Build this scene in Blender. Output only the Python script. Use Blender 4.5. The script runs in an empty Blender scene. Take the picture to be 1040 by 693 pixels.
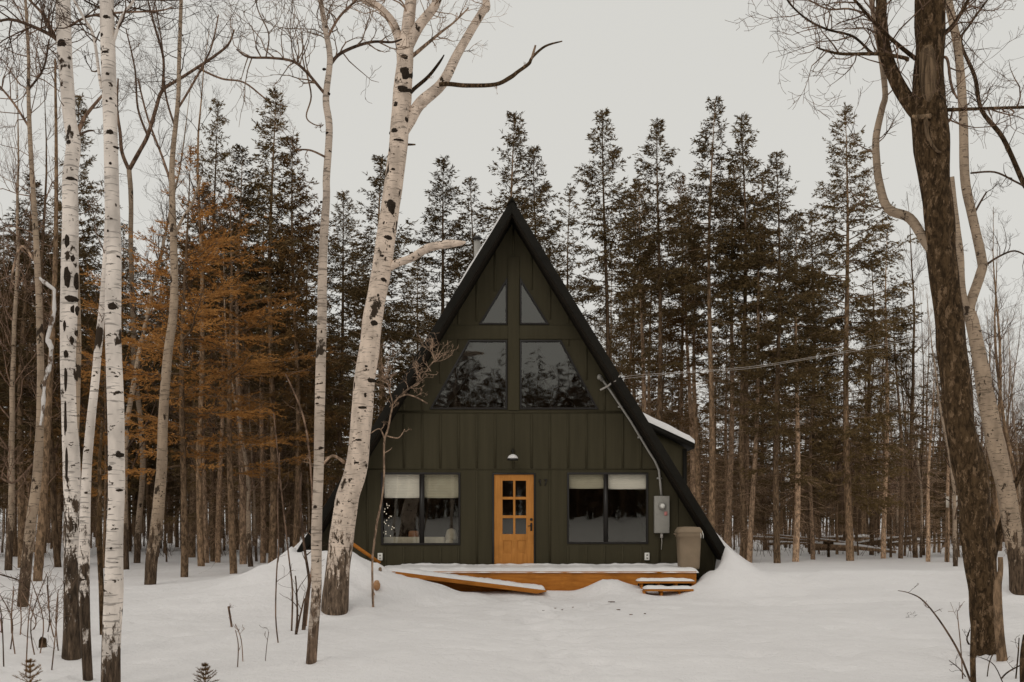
import bpy, math, random
import numpy as np
from mathutils import Vector, noise
from mathutils.geometry import tessellate_polygon

S = bpy.context.scene
COL = S.collection
F = 1011.0; CX = 520.0; HY = 528.0; EYE = 1.6
RAD = math.radians

# ------------------------------------------------------------------ measuring
def P(px, py, Y):
    return Vector(((px - CX) / F * Y, Y, EYE - (py - HY) / F * Y))

def sst(a, b, x):
    t = max(0.0, min(1.0, (x - a) / (b - a)))
    return t * t * (3 - 2 * t)

WELLS = []
_r = random.Random(99); FEET = []
for _i in range(17): FEET.append((.55 + .028 * (_i - 8) ** 1 + (.17 if _i % 2 else -.17) + _r.uniform(-.06, .06), 20.0 - _i * .58 + _r.uniform(-.08, .08)))
for _i in range(9): FEET.append((3.0 - _i * .42 + _r.uniform(-.08, .08), 19.7 - .30 * _i + (.15 if _i % 2 else -.15)))
def ax0(x): return abs(x)
def ground_z(x, y):
    n = noise.noise(Vector((x * .33, y * .33, 1.7))) * .075 + noise.noise(Vector((x * 1.1, y * 1.1, 4.2))) * .022
    n += noise.noise(Vector((x * 3.3, y * 3.3, 8.2))) * .012
    # trodden, slightly hollow approach to the door
    p = math.exp(-((x - .6) / 3.0) ** 2) * sst(21.5, 19.5, y) * sst(9, 15, y)
    n += p * noise.noise(Vector((x * 2.4, y * 2.4, 12.0))) * .05
    if y < 30 and ax0(x) < 16:
        # trodden track to the steps, with boot holes, and crusty lumps
        cxp = .9 + .5 * math.sin(y * .35)
        tr_ = math.exp(-((x - cxp) / .75) ** 2) * sst(21.2, 20.2, y)
        q = noise.noise(Vector((x * 3.1, y * 2.2, 21.0)))
        n -= tr_ * (.05 + .07 * max(0, q))
        n += .06 * max(0, noise.noise(Vector((x * 1.7, y * 1.7, 31.0)))) * sst(0, 1, 1)
        n -= .05 * sst(.30, .6, noise.noise(Vector((x * 1.9, y * 1.9, 41.0))))
        for fx, fy in FEET:
            d2 = ((x - fx) / .13) ** 2 + ((y - fy) / .19) ** 2
            if d2 < 6: n -= .085 * math.exp(-d2) - .03 * math.exp(-(math.sqrt(d2) - 1.7) ** 2 * 4)
    for wp, wr in WELLS:
        d_ = math.hypot(x - wp.x, y - wp.y)
        if d_ < wr * 5: n += -.07 * math.exp(-(d_ / (wr * 1.35)) ** 4) + .035 * math.exp(-((d_ - wr * 2.3) / (wr * .8)) ** 2)
    z = n
    ax = abs(x)
    # snow shed from the roof, banked along both eaves
    if y > 19.0 and ax < 14:
        S_ = 1.9 * math.exp(-max(0, ax - 4.1) / 1.05)
        side = S_ * sst(4.50, 4.72, ax) * (1 - sst(32.0, 34.0, y))
        f = max(0, 21.9 - y)
        front = max(S_ * sst(4.45 - f * .9, 4.7 + f * .5, ax), .5 * sst(3.75 - f * .3, 4.35, ax)) if x > 0 else S_ * sst(4.5 - f * .6, 4.8, ax)
        front *= math.exp(-(f / (1.5 + .5 * max(0, min(1, ax - 4.6)))) ** 2)
        k = sst(21.88, 22.12, y)
        z += front * (1 - k) + side * k
    # ploughed mound left of the deck
    z2 = .88 * math.exp(-(abs(x + 3.95) / (1.5 if x > -3.95 else 1.7)) ** (3 if x > -3.95 else 2)) * math.exp(-((y - 20.3) / (1.9 if y < 20.3 else .8)) ** 2)
    z2 += .3 * math.exp(-((x + 1.9) / 1.0) ** 2) * math.exp(-((y - 19.8) / .8) ** 2)
    z = max(z, z2 + n) if z2 > .02 else z
    if z2 > .1: z += min(1, z2) * (.17 * noise.noise(Vector((x * 1.9, y * 1.9, 51))) + .05 * noise.noise(Vector((x * 5, y * 5, 52))))
    # right of the deck and the little heap before the steps
    z += .15 * sst(1.2, 2.1, x) * (1 - sst(4.4, 5.0, x)) * math.exp(-((y - 20.75) / .7) ** 2)
    z += .16 * math.exp(-((x - 1.95) / .5) ** 2 - ((y - 20.75) / .4) ** 2) + .11 * math.exp(-((x - .3) / 1.9) ** 2 - ((y - 20.95) / .4) ** 2)
    # broad fold on the left
    z += .10 * math.exp(-((x + 6.5) / 3) ** 2 - ((y - 21) / 5) ** 2)
    # forest floor
    z += sst(40, 70, y) * .25 * (noise.noise(Vector((x * .06, y * .06, 3))) + .35)
    z += sst(-4, -26, y) * 1.7
    return z

def hit(px, py):
    t = 4.0
    while t < 160:
        p = P(px, py, t)
        if p.z <= ground_z(p.x, p.y): return p
        t += .04
    return P(px, py, 160)

# ------------------------------------------------------------------ mesh builder
class MB:
    def __init__(s): s.v = []; s.f = []; s.batches = []
    def add(s, vs, fs):
        o = len(s.v); s.v.extend([tuple(v) for v in vs]); s.f.extend([tuple(i + o for i in f) for f in fs])
    def box(s, a, b):
        x0, y0, z0 = [min(a[i], b[i]) for i in range(3)]; x1, y1, z1 = [max(a[i], b[i]) for i in range(3)]
        s.add([(x0,y0,z0),(x1,y0,z0),(x1,y1,z0),(x0,y1,z0),(x0,y0,z1),(x1,y0,z1),(x1,y1,z1),(x0,y1,z1)],
              [(0,3,2,1),(4,5,6,7),(0,1,5,4),(1,2,6,5),(2,3,7,6),(3,0,4,7)])
    def prism(s, poly, y0, y1):      # poly in x,z ; extruded along y
        n = len(poly)
        s.add([(p[0], y0, p[1]) for p in poly] + [(p[0], y1, p[1]) for p in poly],
              [tuple(range(n)), tuple(range(2 * n - 1, n - 1, -1))] + [(i, i + n, (i + 1) % n + n, (i + 1) % n) for i in range(n)])
    def tube(s, pts, rad, n=6, cap=True, rough=0, rng=None):
        pts = [Vector(p) for p in pts]
        if len(pts) < 2: return
        o = len(s.v); u = None
        for i, p in enumerate(pts):
            if i == 0: t = pts[1] - pts[0]
            elif i == len(pts) - 1: t = pts[-1] - pts[-2]
            else: t = pts[i + 1] - pts[i - 1]
            if t.length < 1e-9: t = Vector((0, 0, 1))
            t.normalize()
            if u is None:
                u = t.orthogonal().normalized()
            else:
                u = u - t * u.dot(t)
                u = u.normalized() if u.length > 1e-6 else t.orthogonal().normalized()
            w = t.cross(u)
            for k in range(n):
                a = 2 * math.pi * k / n
                r = rad[i]
                if rough:
                    q = p * 3.0
                    r *= 1 + rough * noise.noise(Vector((q.x + math.cos(a) * 1.5, q.y + math.sin(a) * 1.5, q.z * .7)))
                s.v.append(tuple(p + (u * math.cos(a) + w * math.sin(a)) * r))
        for i in range(len(pts) - 1):
            for k in range(n):
                a = o + i * n + k; b = o + i * n + (k + 1) % n
                s.f.append((a, b, b + n, a + n))
        if cap:
            s.f.append(tuple(o + k for k in range(n))[::-1])
            e = o + (len(pts) - 1) * n
            s.f.append(tuple(e + k for k in range(n)))
    def lathe(s, prof, c, n=20):
        o = len(s.v)
        for r, z in prof:
            for k in range(n):
                a = 2 * math.pi * k / n
                s.v.append((c[0] + r * math.cos(a), c[1] + r * math.sin(a), c[2] + z))
        for i in range(len(prof) - 1):
            for k in range(n):
                a = o + i * n + k; b = o + i * n + (k + 1) % n
                s.f.append((a, b, b + n, a + n))
        s.f.append(tuple(o + k for k in range(n))[::-1]); e = o + (len(prof) - 1) * n
        s.f.append(tuple(e + k for k in range(n)))
    def quads(s, arr): s.batches.append(np.asarray(arr, dtype=np.float32).reshape(-1, 4, 3))
    def mesh(s, name, off=(0, 0, 0), smooth=False):
        me = bpy.data.meshes.new(name)
        V = np.array(s.v, dtype=np.float32).reshape(-1, 3)
        lens = [len(f) for f in s.f]; idx = [i for f in s.f for i in f]
        if s.batches:
            Q = np.concatenate(s.batches); nq = len(Q)
            base = len(V); V = np.concatenate([V, Q.reshape(-1, 3)])
            idx = np.concatenate([np.array(idx, dtype=np.int32), np.arange(base, base + nq * 4, dtype=np.int32)])
            lens = np.concatenate([np.array(lens, dtype=np.int32), np.full(nq, 4, dtype=np.int32)])
        V = V - np.array(off, dtype=np.float32)
        idx = np.array(idx, dtype=np.int32); lens = np.array(lens, dtype=np.int32)
        me.vertices.add(len(V)); me.vertices.foreach_set('co', V.ravel())
        me.loops.add(len(idx)); me.loops.foreach_set('vertex_index', idx)
        me.polygons.add(len(lens))
        st = np.zeros(len(lens), dtype=np.int32); st[1:] = np.cumsum(lens)[:-1]
        me.polygons.foreach_set('loop_start', st); me.polygons.foreach_set('loop_total', lens)
        if smooth: me.polygons.foreach_set('use_smooth', np.ones(len(lens), dtype=bool))
        me.update(calc_edges=True); me.validate()
        return me

def link(name, me, m=None, parent=None, loc=(0, 0, 0)):
    o = bpy.data.objects.new(name, me); COL.objects.link(o)
    if m is not None and me is not None and len(me.materials) == 0: me.materials.append(m)
    if parent is not None: o.parent = parent
    o.location = loc
    return o
def tag(o, label=None, cat=None, group=None, kind=None):
    if label: o['label'] = label
    if cat: o['category'] = cat
    if group: o['group'] = group
    if kind: o['kind'] = kind
    return o
def thing(name, label, cat, loc=(0, 0, 0), group=None, rz=0):
    o = bpy.data.objects.new(name, None); COL.objects.link(o); o.empty_display_size = .2
    o.location = loc; o.rotation_euler = (0, 0, rz)
    return tag(o, label, cat, group)
def part(name, mb, m, root, smooth=False, bev=0, label=None, base=None):
    """mesh given in world coordinates, parented to root (no rotation)"""
    off = Vector(base) if base is not None else Vector((0, 0, 0))
    r = root
    while r is not None: off = off + Vector(r.location); r = r.parent
    o = link(name, mb.mesh(name, off, smooth), m, root)
    if bev:
        b = o.modifiers.new('bevel', 'BEVEL'); b.width = bev; b.segments = 2; b.limit_method = 'ANGLE'
    if label: o['label'] = label
    return o
def solo(name, mb, m, label, cat, loc, group=None, smooth=False):
    o = link(name, mb.mesh(name, loc, smooth), m); o.location = loc
    return tag(o, label, cat, group)

# ------------------------------------------------------------------ materials
def mat(name):
    m = bpy.data.materials.new(name); m.use_nodes = True
    nt = m.node_tree; b = nt.nodes['Principled BSDF']
    b.inputs['Specular IOR Level'].default_value = .08
    return m, nt, b
def N(nt, t, **k):
    n = nt.nodes.new(t)
    for a, v in k.items(): setattr(n, a, v)
    return n
def ramp(nt, fac, stops, interp='LINEAR'):
    r = N(nt, 'ShaderNodeValToRGB'); r.color_ramp.interpolation = interp
    el = r.color_ramp.elements
    while len(el) < len(stops): el.new(.5)
    for e, (p, c) in zip(el, stops):
        e.position = p; e.color = (*c, 1) if len(c) == 3 else c
    nt.links.new(fac, r.inputs[0]); return r.outputs[0]
def coords(nt, scale=(1, 1, 1), out='Object'):
    tc = N(nt, 'ShaderNodeTexCoord'); mp = N(nt, 'ShaderNodeMapping')
    mp.inputs['Scale'].default_value = scale
    nt.links.new(tc.outputs[out], mp.inputs[0]); return mp.outputs[0]
def noi(nt, vec, scale, detail=3, rough=.5, dist=0):
    n = N(nt, 'ShaderNodeTexNoise'); n.inputs['Scale'].default_value = scale
    n.inputs['Detail'].default_value = detail; n.inputs['Roughness'].default_value = rough
    n.inputs['Distortion'].default_value = dist
    nt.links.new(vec, n.inputs['Vector']); return n.outputs['Fac']
def mix(nt, f, a, b, bt='MIX'):
    n = N(nt, 'ShaderNodeMix', data_type='RGBA', blend_type=bt)
    for s, v in ((0, f), (6, a), (7, b)):
        if isinstance(v, (int, float)): n.inputs[s].default_value = v
        elif isinstance(v, tuple): n.inputs[s].default_value = (*v, 1)
        else: nt.links.new(v, n.inputs[s])
    return n.outputs[2]
def bump(nt, b, h, strength=.3, dist=.02):
    n = N(nt, 'ShaderNodeBump'); n.inputs['Strength'].default_value = strength; n.inputs['Distance'].default_value = dist
    nt.links.new(h, n.inputs['Height']); nt.links.new(n.outputs[0], b.inputs['Normal'])
def mathn(nt, op, a, b=None):
    n = N(nt, 'ShaderNodeMath', operation=op); n.use_clamp = False
    for i, v in enumerate((a, b)):
        if v is None: continue
        if isinstance(v, (int, float)): n.inputs[i].default_value = v
        else: nt.links.new(v, n.inputs[i])
    return n.outputs[0]

def simple(name, col, rough=.7, var=.25, scale=6, bmp=.15, spec=.12, metal=0, stretch=(1, 1, 1)):
    m, nt, b = mat(name)
    v = coords(nt, stretch)
    n = noi(nt, v, scale, 4, .6)
    c = ramp(nt, n, [(.25, tuple(x * (1 - var) for x in col)), (.75, tuple(min(1, x * (1 + var)) for x in col))])
    nt.links.new(c, b.inputs['Base Color']); b.inputs['Roughness'].default_value = rough
    b.inputs['Specular IOR Level'].default_value = spec; b.inputs['Metallic'].default_value = metal
    if bmp: bump(nt, b, n, bmp, .01)
    return m

M = {}
def build_mats():
    # snow
    m, nt, b = mat('snow')
    v = coords(nt)
    n1 = noi(nt, v, .5, 5, .6); n2 = noi(nt, v, 7, 5, .65); n3 = noi(nt, v, 60, 3, .6)
    c = ramp(nt, n1, [(.3, (.765, .735, .725)), (.7, (.825, .795, .785))])
    spk = ramp(nt, noi(nt, coords(nt, (1, 1, 1)), 26, 4, .8), [(.715, (1, 1, 1)), (.76, (.72, .62, .52))])
    c = mix(nt, .8, c, spk, 'MULTIPLY')
    nt.links.new(c, b.inputs['Base Color']); b.inputs['Roughness'].default_value = .75
    h = mathn(nt, 'ADD', mathn(nt, 'MULTIPLY', n2, 1.0), mathn(nt, 'MULTIPLY', n3, .25))
    bump(nt, b, h, .6, .07)
    M['snow'] = m
    # clean snow caps
    m, nt, b = mat('snow_cap'); v = coords(nt)
    n2 = noi(nt, v, 9, 5, .6)
    c = ramp(nt, n2, [(.3, (.755, .73, .72)), (.7, (.82, .795, .78))]); nt.links.new(c, b.inputs['Base Color'])
    bump(nt, b, n2, .4, .03); M['snowcap'] = m

    def birch(name, white, base_h, dark=(.045, .032, .022), patch=.64, base_col=(.10, .07, .048), lent=.58):
        m, nt, b = mat(name)
        obj = coords(nt)
        l = noi(nt, coords(nt, (5, 5, 42)), 1.0, 2, .6)
        l2 = noi(nt, coords(nt, (9, 9, 16)), 1.0, 3, .7)
        big = noi(nt, coords(nt, (4.5, 4.5, 2.6)), 1.0, 4, .65)
        tone = noi(nt, coords(nt, (6, 6, 3)), 1.0, 3)
        c0 = ramp(nt, tone, [(.3, tuple(x * .62 for x in white)), (.64, white)])
        c1 = mix(nt, ramp(nt, l, [(lent, (0, 0, 0)), (lent + .05, (1, 1, 1))]), c0, tuple(x * .42 for x in white))
        c2 = mix(nt, ramp(nt, l2, [(.63, (0, 0, 0)), (.66, (1, 1, 1))]), c1, dark)
        c3 = mix(nt, ramp(nt, big, [(patch, (0, 0, 0)), (patch + .03, (1, 1, 1))]), c2, dark)
        # furrowed dark bark at the foot of the trunk
        sep = N(nt, 'ShaderNodeSeparateXYZ'); nt.links.new(obj, sep.inputs[0])
        g = mathn(nt, 'DIVIDE', sep.outputs[2], base_h)
        nz = noi(nt, coords(nt, (9, 9, 3.2)), 1.0, 5, .7)
        g = mathn(nt, 'ADD', mathn(nt, 'SUBTRACT', 1.0, g), mathn(nt, 'MULTIPLY', mathn(nt, 'SUBTRACT', nz, .5), 2.6))
        bc = ramp(nt, noi(nt, coords(nt, (26, 26, 5)), 1.0, 4, .7), [(.38, tuple(x * .3 for x in base_col)), (.6, base_col), (.75, tuple(x * 2.1 for x in base_col))])
        c4 = mix(nt, ramp(nt, g, [(.42, (0, 0, 0)), (.55, (1, 1, 1))]), c3, bc)
        nt.links.new(c4, b.inputs['Base Color']); b.inputs['Roughness'].default_value = .8
        h = mathn(nt, 'ADD', mathn(nt, 'MULTIPLY', noi(nt, coords(nt, (24, 24, 6)), 1.0, 4, .7), .8), mathn(nt, 'MULTIPLY', l, .4))
        bump(nt, b, h, .5, .02)
        return m
    W = (.84, .745, .665)
    M['birch'] = birch('birch_bark', W, 1.0)
    M['birch_low'] = birch('birch_bark_dark_foot', W, 2.0, patch=.60)
    M['birch_big'] = birch('birch_bark_large', (.74, .60, .49), 2.1, patch=.61, base_col=(.19, .135, .095))
    M['birch_tan'] = birch('birch_bark_tan', (.40, .30, .215), 2.2, patch=.62, base_col=(.13, .088, .058))
    M['birch_slim'] = birch('birch_bark_slim', (.60, .49, .40), 1.2, patch=.62, base_col=(.19, .13, .09), lent=.55)
    M['birch_black'] = birch('birch_bark_scarred', W, 2.6, patch=.60)

    def bark(name, col, sx=24, sz=4, b_=.9, lichen=None):
        m, nt, b = mat(name)
        n = noi(nt, coords(nt, (sx, sx, sz)), 1.0, 5, .7, .6)
        n2 = noi(nt, coords(nt, (3, 3, 1.2)), 1.0, 3)
        oi = N(nt, 'ShaderNodeObjectInfo')
        c = ramp(nt, n, [(.41, tuple(x * .25 for x in col)), (.50, col), (.60, tuple(x * 1.9 for x in col))])
        c = mix(nt, n2, c, mix(nt, .5, c, tuple(x * 1.5 for x in col)))
        if lichen:
            c = mix(nt, ramp(nt, noi(nt, coords(nt, (17, 17, 8)), 1.0, 5, .75), [(.55, (0, 0, 0)), (.60, (1, 1, 1))]), c, lichen)
        rv = N(nt, 'ShaderNodeMapRange'); rv.inputs['To Min'].default_value = .5; rv.inputs['To Max'].default_value = 1.45
        nt.links.new(oi.outputs['Random'], rv.inputs['Value'])
        mm = N(nt, 'ShaderNodeVectorMath', operation='SCALE'); nt.links.new(c, mm.inputs[0]); nt.links.new(rv.outputs[0], mm.inputs['Scale'])
        nt.links.new(mm.outputs[0], b.inputs['Base Color']); b.inputs['Roughness'].default_value = .9
        bump(nt, b, n, b_, .03)
        return m
    M['dark_bark'] = bark('dark_bark', (.050, .031, .016), 22, 9, 1.0, (.17, .11, .065))
    M['bark'] = bark('conifer_bark', (.16, .105, .064), 14, 5, .6)
    M['bark_lit'] = bark('lit_conifer_bark', (.32, .215, .14), 14, 5, .6)  # lightened copy of the conifer bark, light on the edge row put into its colour
    M['twig'] = bark('twig_bark', (.125, .08, .055), 14, 5, .2)
    M['twig_pale'] = bark('pale_twig_bark', (.24, .165, .115), 14, 5, .2)
    M['deadwood'] = bark('bare_heartwood', (.17, .115, .07), 26, 2, .8)

    def needle(name, a, c_, var=.35):
        m, nt, b = mat(name)
        oi = N(nt, 'ShaderNodeObjectInfo')
        n = noi(nt, coords(nt), .9, 3, .6)
        n2 = noi(nt, coords(nt), 12, 2, .5)
        c = mix(nt, ramp(nt, n, [(.35, (0, 0, 0)), (.65, (1, 1, 1))]), a, c_)
        c = mix(nt, n2, tuple(x * .5 for x in a), c)
        rv = N(nt, 'ShaderNodeMapRange'); rv.inputs['To Min'].default_value = 1 - var; rv.inputs['To Max'].default_value = 1 + var
        nt.links.new(oi.outputs['Random'], rv.inputs['Value'])
        mm = N(nt, 'ShaderNodeVectorMath', operation='SCALE'); nt.links.new(c, mm.inputs[0]); nt.links.new(rv.outputs[0], mm.inputs['Scale'])
        nt.links.new(mm.outputs[0], b.inputs['Base Color']); b.inputs['Roughness'].default_value = .8
        b.inputs['Specular IOR Level'].default_value = .15
        return m
    M['needle'] = needle('spruce_needles', (.155, .105, .045), (.185, .115, .046))
    M['needle_brown'] = needle('brown_needles', (.20, .112, .042), (.26, .14, .046))
    M['needle_orange'] = needle('orange_dead_needles', (.60, .285, .080), (.34, .165, .052), .2)
    M['brush'] = needle('brown_brush', (.17, .105, .066), (.12, .074, .046))

    # painted siding
    m, nt, b = mat('green_siding')
    n = noi(nt, coords(nt, (9, 9, .5)), 1.0, 5, .6); n2 = noi(nt, coords(nt), 1.2, 4, .6)
    c = ramp(nt, n, [(.3, (.043, .037, .022)), (.7, (.060, .0515, .031))])
    c = mix(nt, mathn(nt, 'MULTIPLY', n2, .45), c, (.064, .053, .029))
    nt.links.new(c, b.inputs['Base Color']); b.inputs['Roughness'].default_value = .6
    bump(nt, b, n, .15, .006); M['siding'] = m
    M['fascia'] = simple('dark_fascia_paint', (.011, .0095, .0068), .6, .3, 5, .15)
    M['soffit'] = simple('dark_soffit', (.017, .013, .009), .8, .25, 5, .1)
    M['roofing'] = simple('dark_metal_roofing', (.035, .028, .02), .5, .3, 2, .1)
    M['black'] = simple('black_window_frame', (.012, .009, .007), .4, .2, 20, 0, .4)
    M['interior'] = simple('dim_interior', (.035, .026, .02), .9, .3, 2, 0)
    M['blind'] = simple('cream_blind', (.78, .75, .69), .85, .08, 4, .1)
    M['blind_dim'] = simple('olive_blind', (.46, .43, .34), .85, .1, 4, .1)
    M['cream'] = simple('cream_cloth', (.45, .41, .33), .9, .15, 10, .2)
    M['cushion'] = simple('rust_cloth', (.24, .11, .055), .9, .15, 10, .2)
    M['steel'] = simple('galvanised_grey', (.36, .34, .31), .5, .15, 8, .05, .5, .3)
    M['box'] = simple('grey_enclosure', (.30, .285, .255), .55, .1, 6, .05)
    M['white'] = simple('white_enamel', (.78, .76, .70), .4, .06, 8, 0)
    M['pink'] = simple('faded_red_tag', (.55, .22, .20), .6, .1, 8, 0)
    M['bin'] = simple('taupe_plastic', (.24, .18, .122), .5, .1, 5, .05)
    M['wire'] = simple('frosted_cable', (.45, .40, .36), .6, .3, 3, 0)
    M['ceramic'] = simple('insulator', (.5, .46, .42), .4, .1, 8, 0)
    M['paper'] = simple('weathered_notice', (.62, .56, .48), .9, .12, 6, 0)
    def wood(name, a, c_, st):
        m, nt, b = mat(name)
        n = noi(nt, coords(nt, st), 1.0, 5, .65, .5); n2 = noi(nt, coords(nt), 2.2, 3, .6)
        c = ramp(nt, n, [(.3, a), (.7, c_)])
        c = mix(nt, ramp(nt, n2, [(.5, (0, 0, 0)), (.75, (.5, .5, .5))]), c, tuple(x * .5 for x in a))
        nt.links.new(c, b.inputs['Base Color']); b.inputs['Roughness'].default_value = .6; bump(nt, b, n, .2, .006)
        return m
    M['door'] = wood('varnished_fir', (.42, .17, .040), (.56, .245, .062), (22, 22, 1.6))
    M['deck'] = wood('cedar_boards', (.33, .115, .020), (.49, .19, .034), (2, 14, 22))
    M['log'] = wood('cut_log', (.38, .19, .09), (.55, .32, .17), (10, 10, 10))
    # window glass: part see-through, part mirror
    m = bpy.data.materials.new('window_glass'); m.use_nodes = True; nt = m.node_tree; nt.nodes.clear()
    out = N(nt, 'ShaderNodeOutputMaterial'); g = N(nt, 'ShaderNodeBsdfGlossy'); t = N(nt, 'ShaderNodeBsdfTransparent')
    g.inputs['Roughness'].default_value = .022; g.inputs['Color'].default_value = (.95, .93, .86, 1)
    t.inputs['Color'].default_value = (.93, .92, .88, 1)
    mx = N(nt, 'ShaderNodeMixShader'); mx.inputs[0].default_value = .115
    nn = noi(nt, coords(nt), 2.0, 2); bb = N(nt, 'ShaderNodeBump'); bb.inputs['Strength'].default_value = .05; bb.inputs['Distance'].default_value = .02
    nt.links.new(nn, bb.inputs['Height']); nt.links.new(bb.outputs[0], g.inputs['Normal'])
    nt.links.new(t.outputs[0], mx.inputs[1]); nt.links.new(g.outputs[0], mx.inputs[2]); nt.links.new(mx.outputs[0], out.inputs[0])
    M['glass'] = m
    m, nt, b = mat('warm_bulb'); b.inputs['Emission Color'].default_value = (1, .86, .66, 1); b.inputs['Emission Strength'].default_value = .9
    M['bulb'] = m
build_mats()
m_, nt_, b_ = mat('snowy_bark'); n_ = noi(nt_, coords(nt_, (6, 6, 3)), 1.0, 4, .7)
nt_.links.new(ramp(nt_, n_, [(.40, (.12, .08, .055)), (.47, (.62, .58, .55))]), b_.inputs['Base Color']); bump(nt_, b_, n_, .6, .03); M['snowy'] = m_
M['scar'] = simple('black_bark_scar', (.028, .02, .014), .9, .5, 30, .6)

WELLS += [(hit(px, py), r) for px, py, r in ((340, 622, .26), (112.5, 706, .11), (72.5, 668, .13), (89.5, 690, .08), (316, 672, .09), (1001, 663, .2), (1036, 603, .24), (152.5, 593, .2), (23, 616, .13), (1018, 671, .08))]
# ------------------------------------------------------------------ ground
def axis(segs):
    out = []
    for a, b, st in segs:
        n = max(1, int(round((b - a) / st))); out += [a + (b - a) * i / n for i in range(n)]
    out.append(segs[-1][1]); return out
def build_ground():
    xs = axis([(-400, -60, 34), (-60, -16, 2), (-16, -7.2, .3), (-7.2, 7.2, .1), (7.2, 16, .3), (16, 60, 2), (60, 400, 34)])
    ys = axis([(-120, -30, 9), (-30, 4, 1.2), (4, 9, .25), (9, 23.2, .1), (23.2, 34.4, .5), (34.4, 75, 1.5), (75, 600, 25)])
    mb = MB(); nx = len(xs)
    for y in ys:
        for x in xs: mb.v.append((x, y, ground_z(x, y)))
    for j in range(len(ys) - 1):
        for i in range(nx - 1):
            a = j * nx + i; mb.f.append((a, a + 1, a + nx + 1, a + nx))
    tag(link('ground', mb.mesh('ground', smooth=True), M['snow']), 'snow covered clearing around the cabin', kind='structure')
build_ground()

# ------------------------------------------------------------------ cabin
YW = 22.6; YF = 21.9; AP = 8.64; SL = .611
def W(px, py, Y=YW):
    p = P(px, py, Y); return (p.x, p.z)
def R(px0, py0, px1, py1, Y=YW):
    a = W(px0, py0, Y); b = W(px1, py1, Y); return (min(a[0], b[0]), min(a[1], b[1]), max(a[0], b[0]), max(a[1], b[1]))

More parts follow.
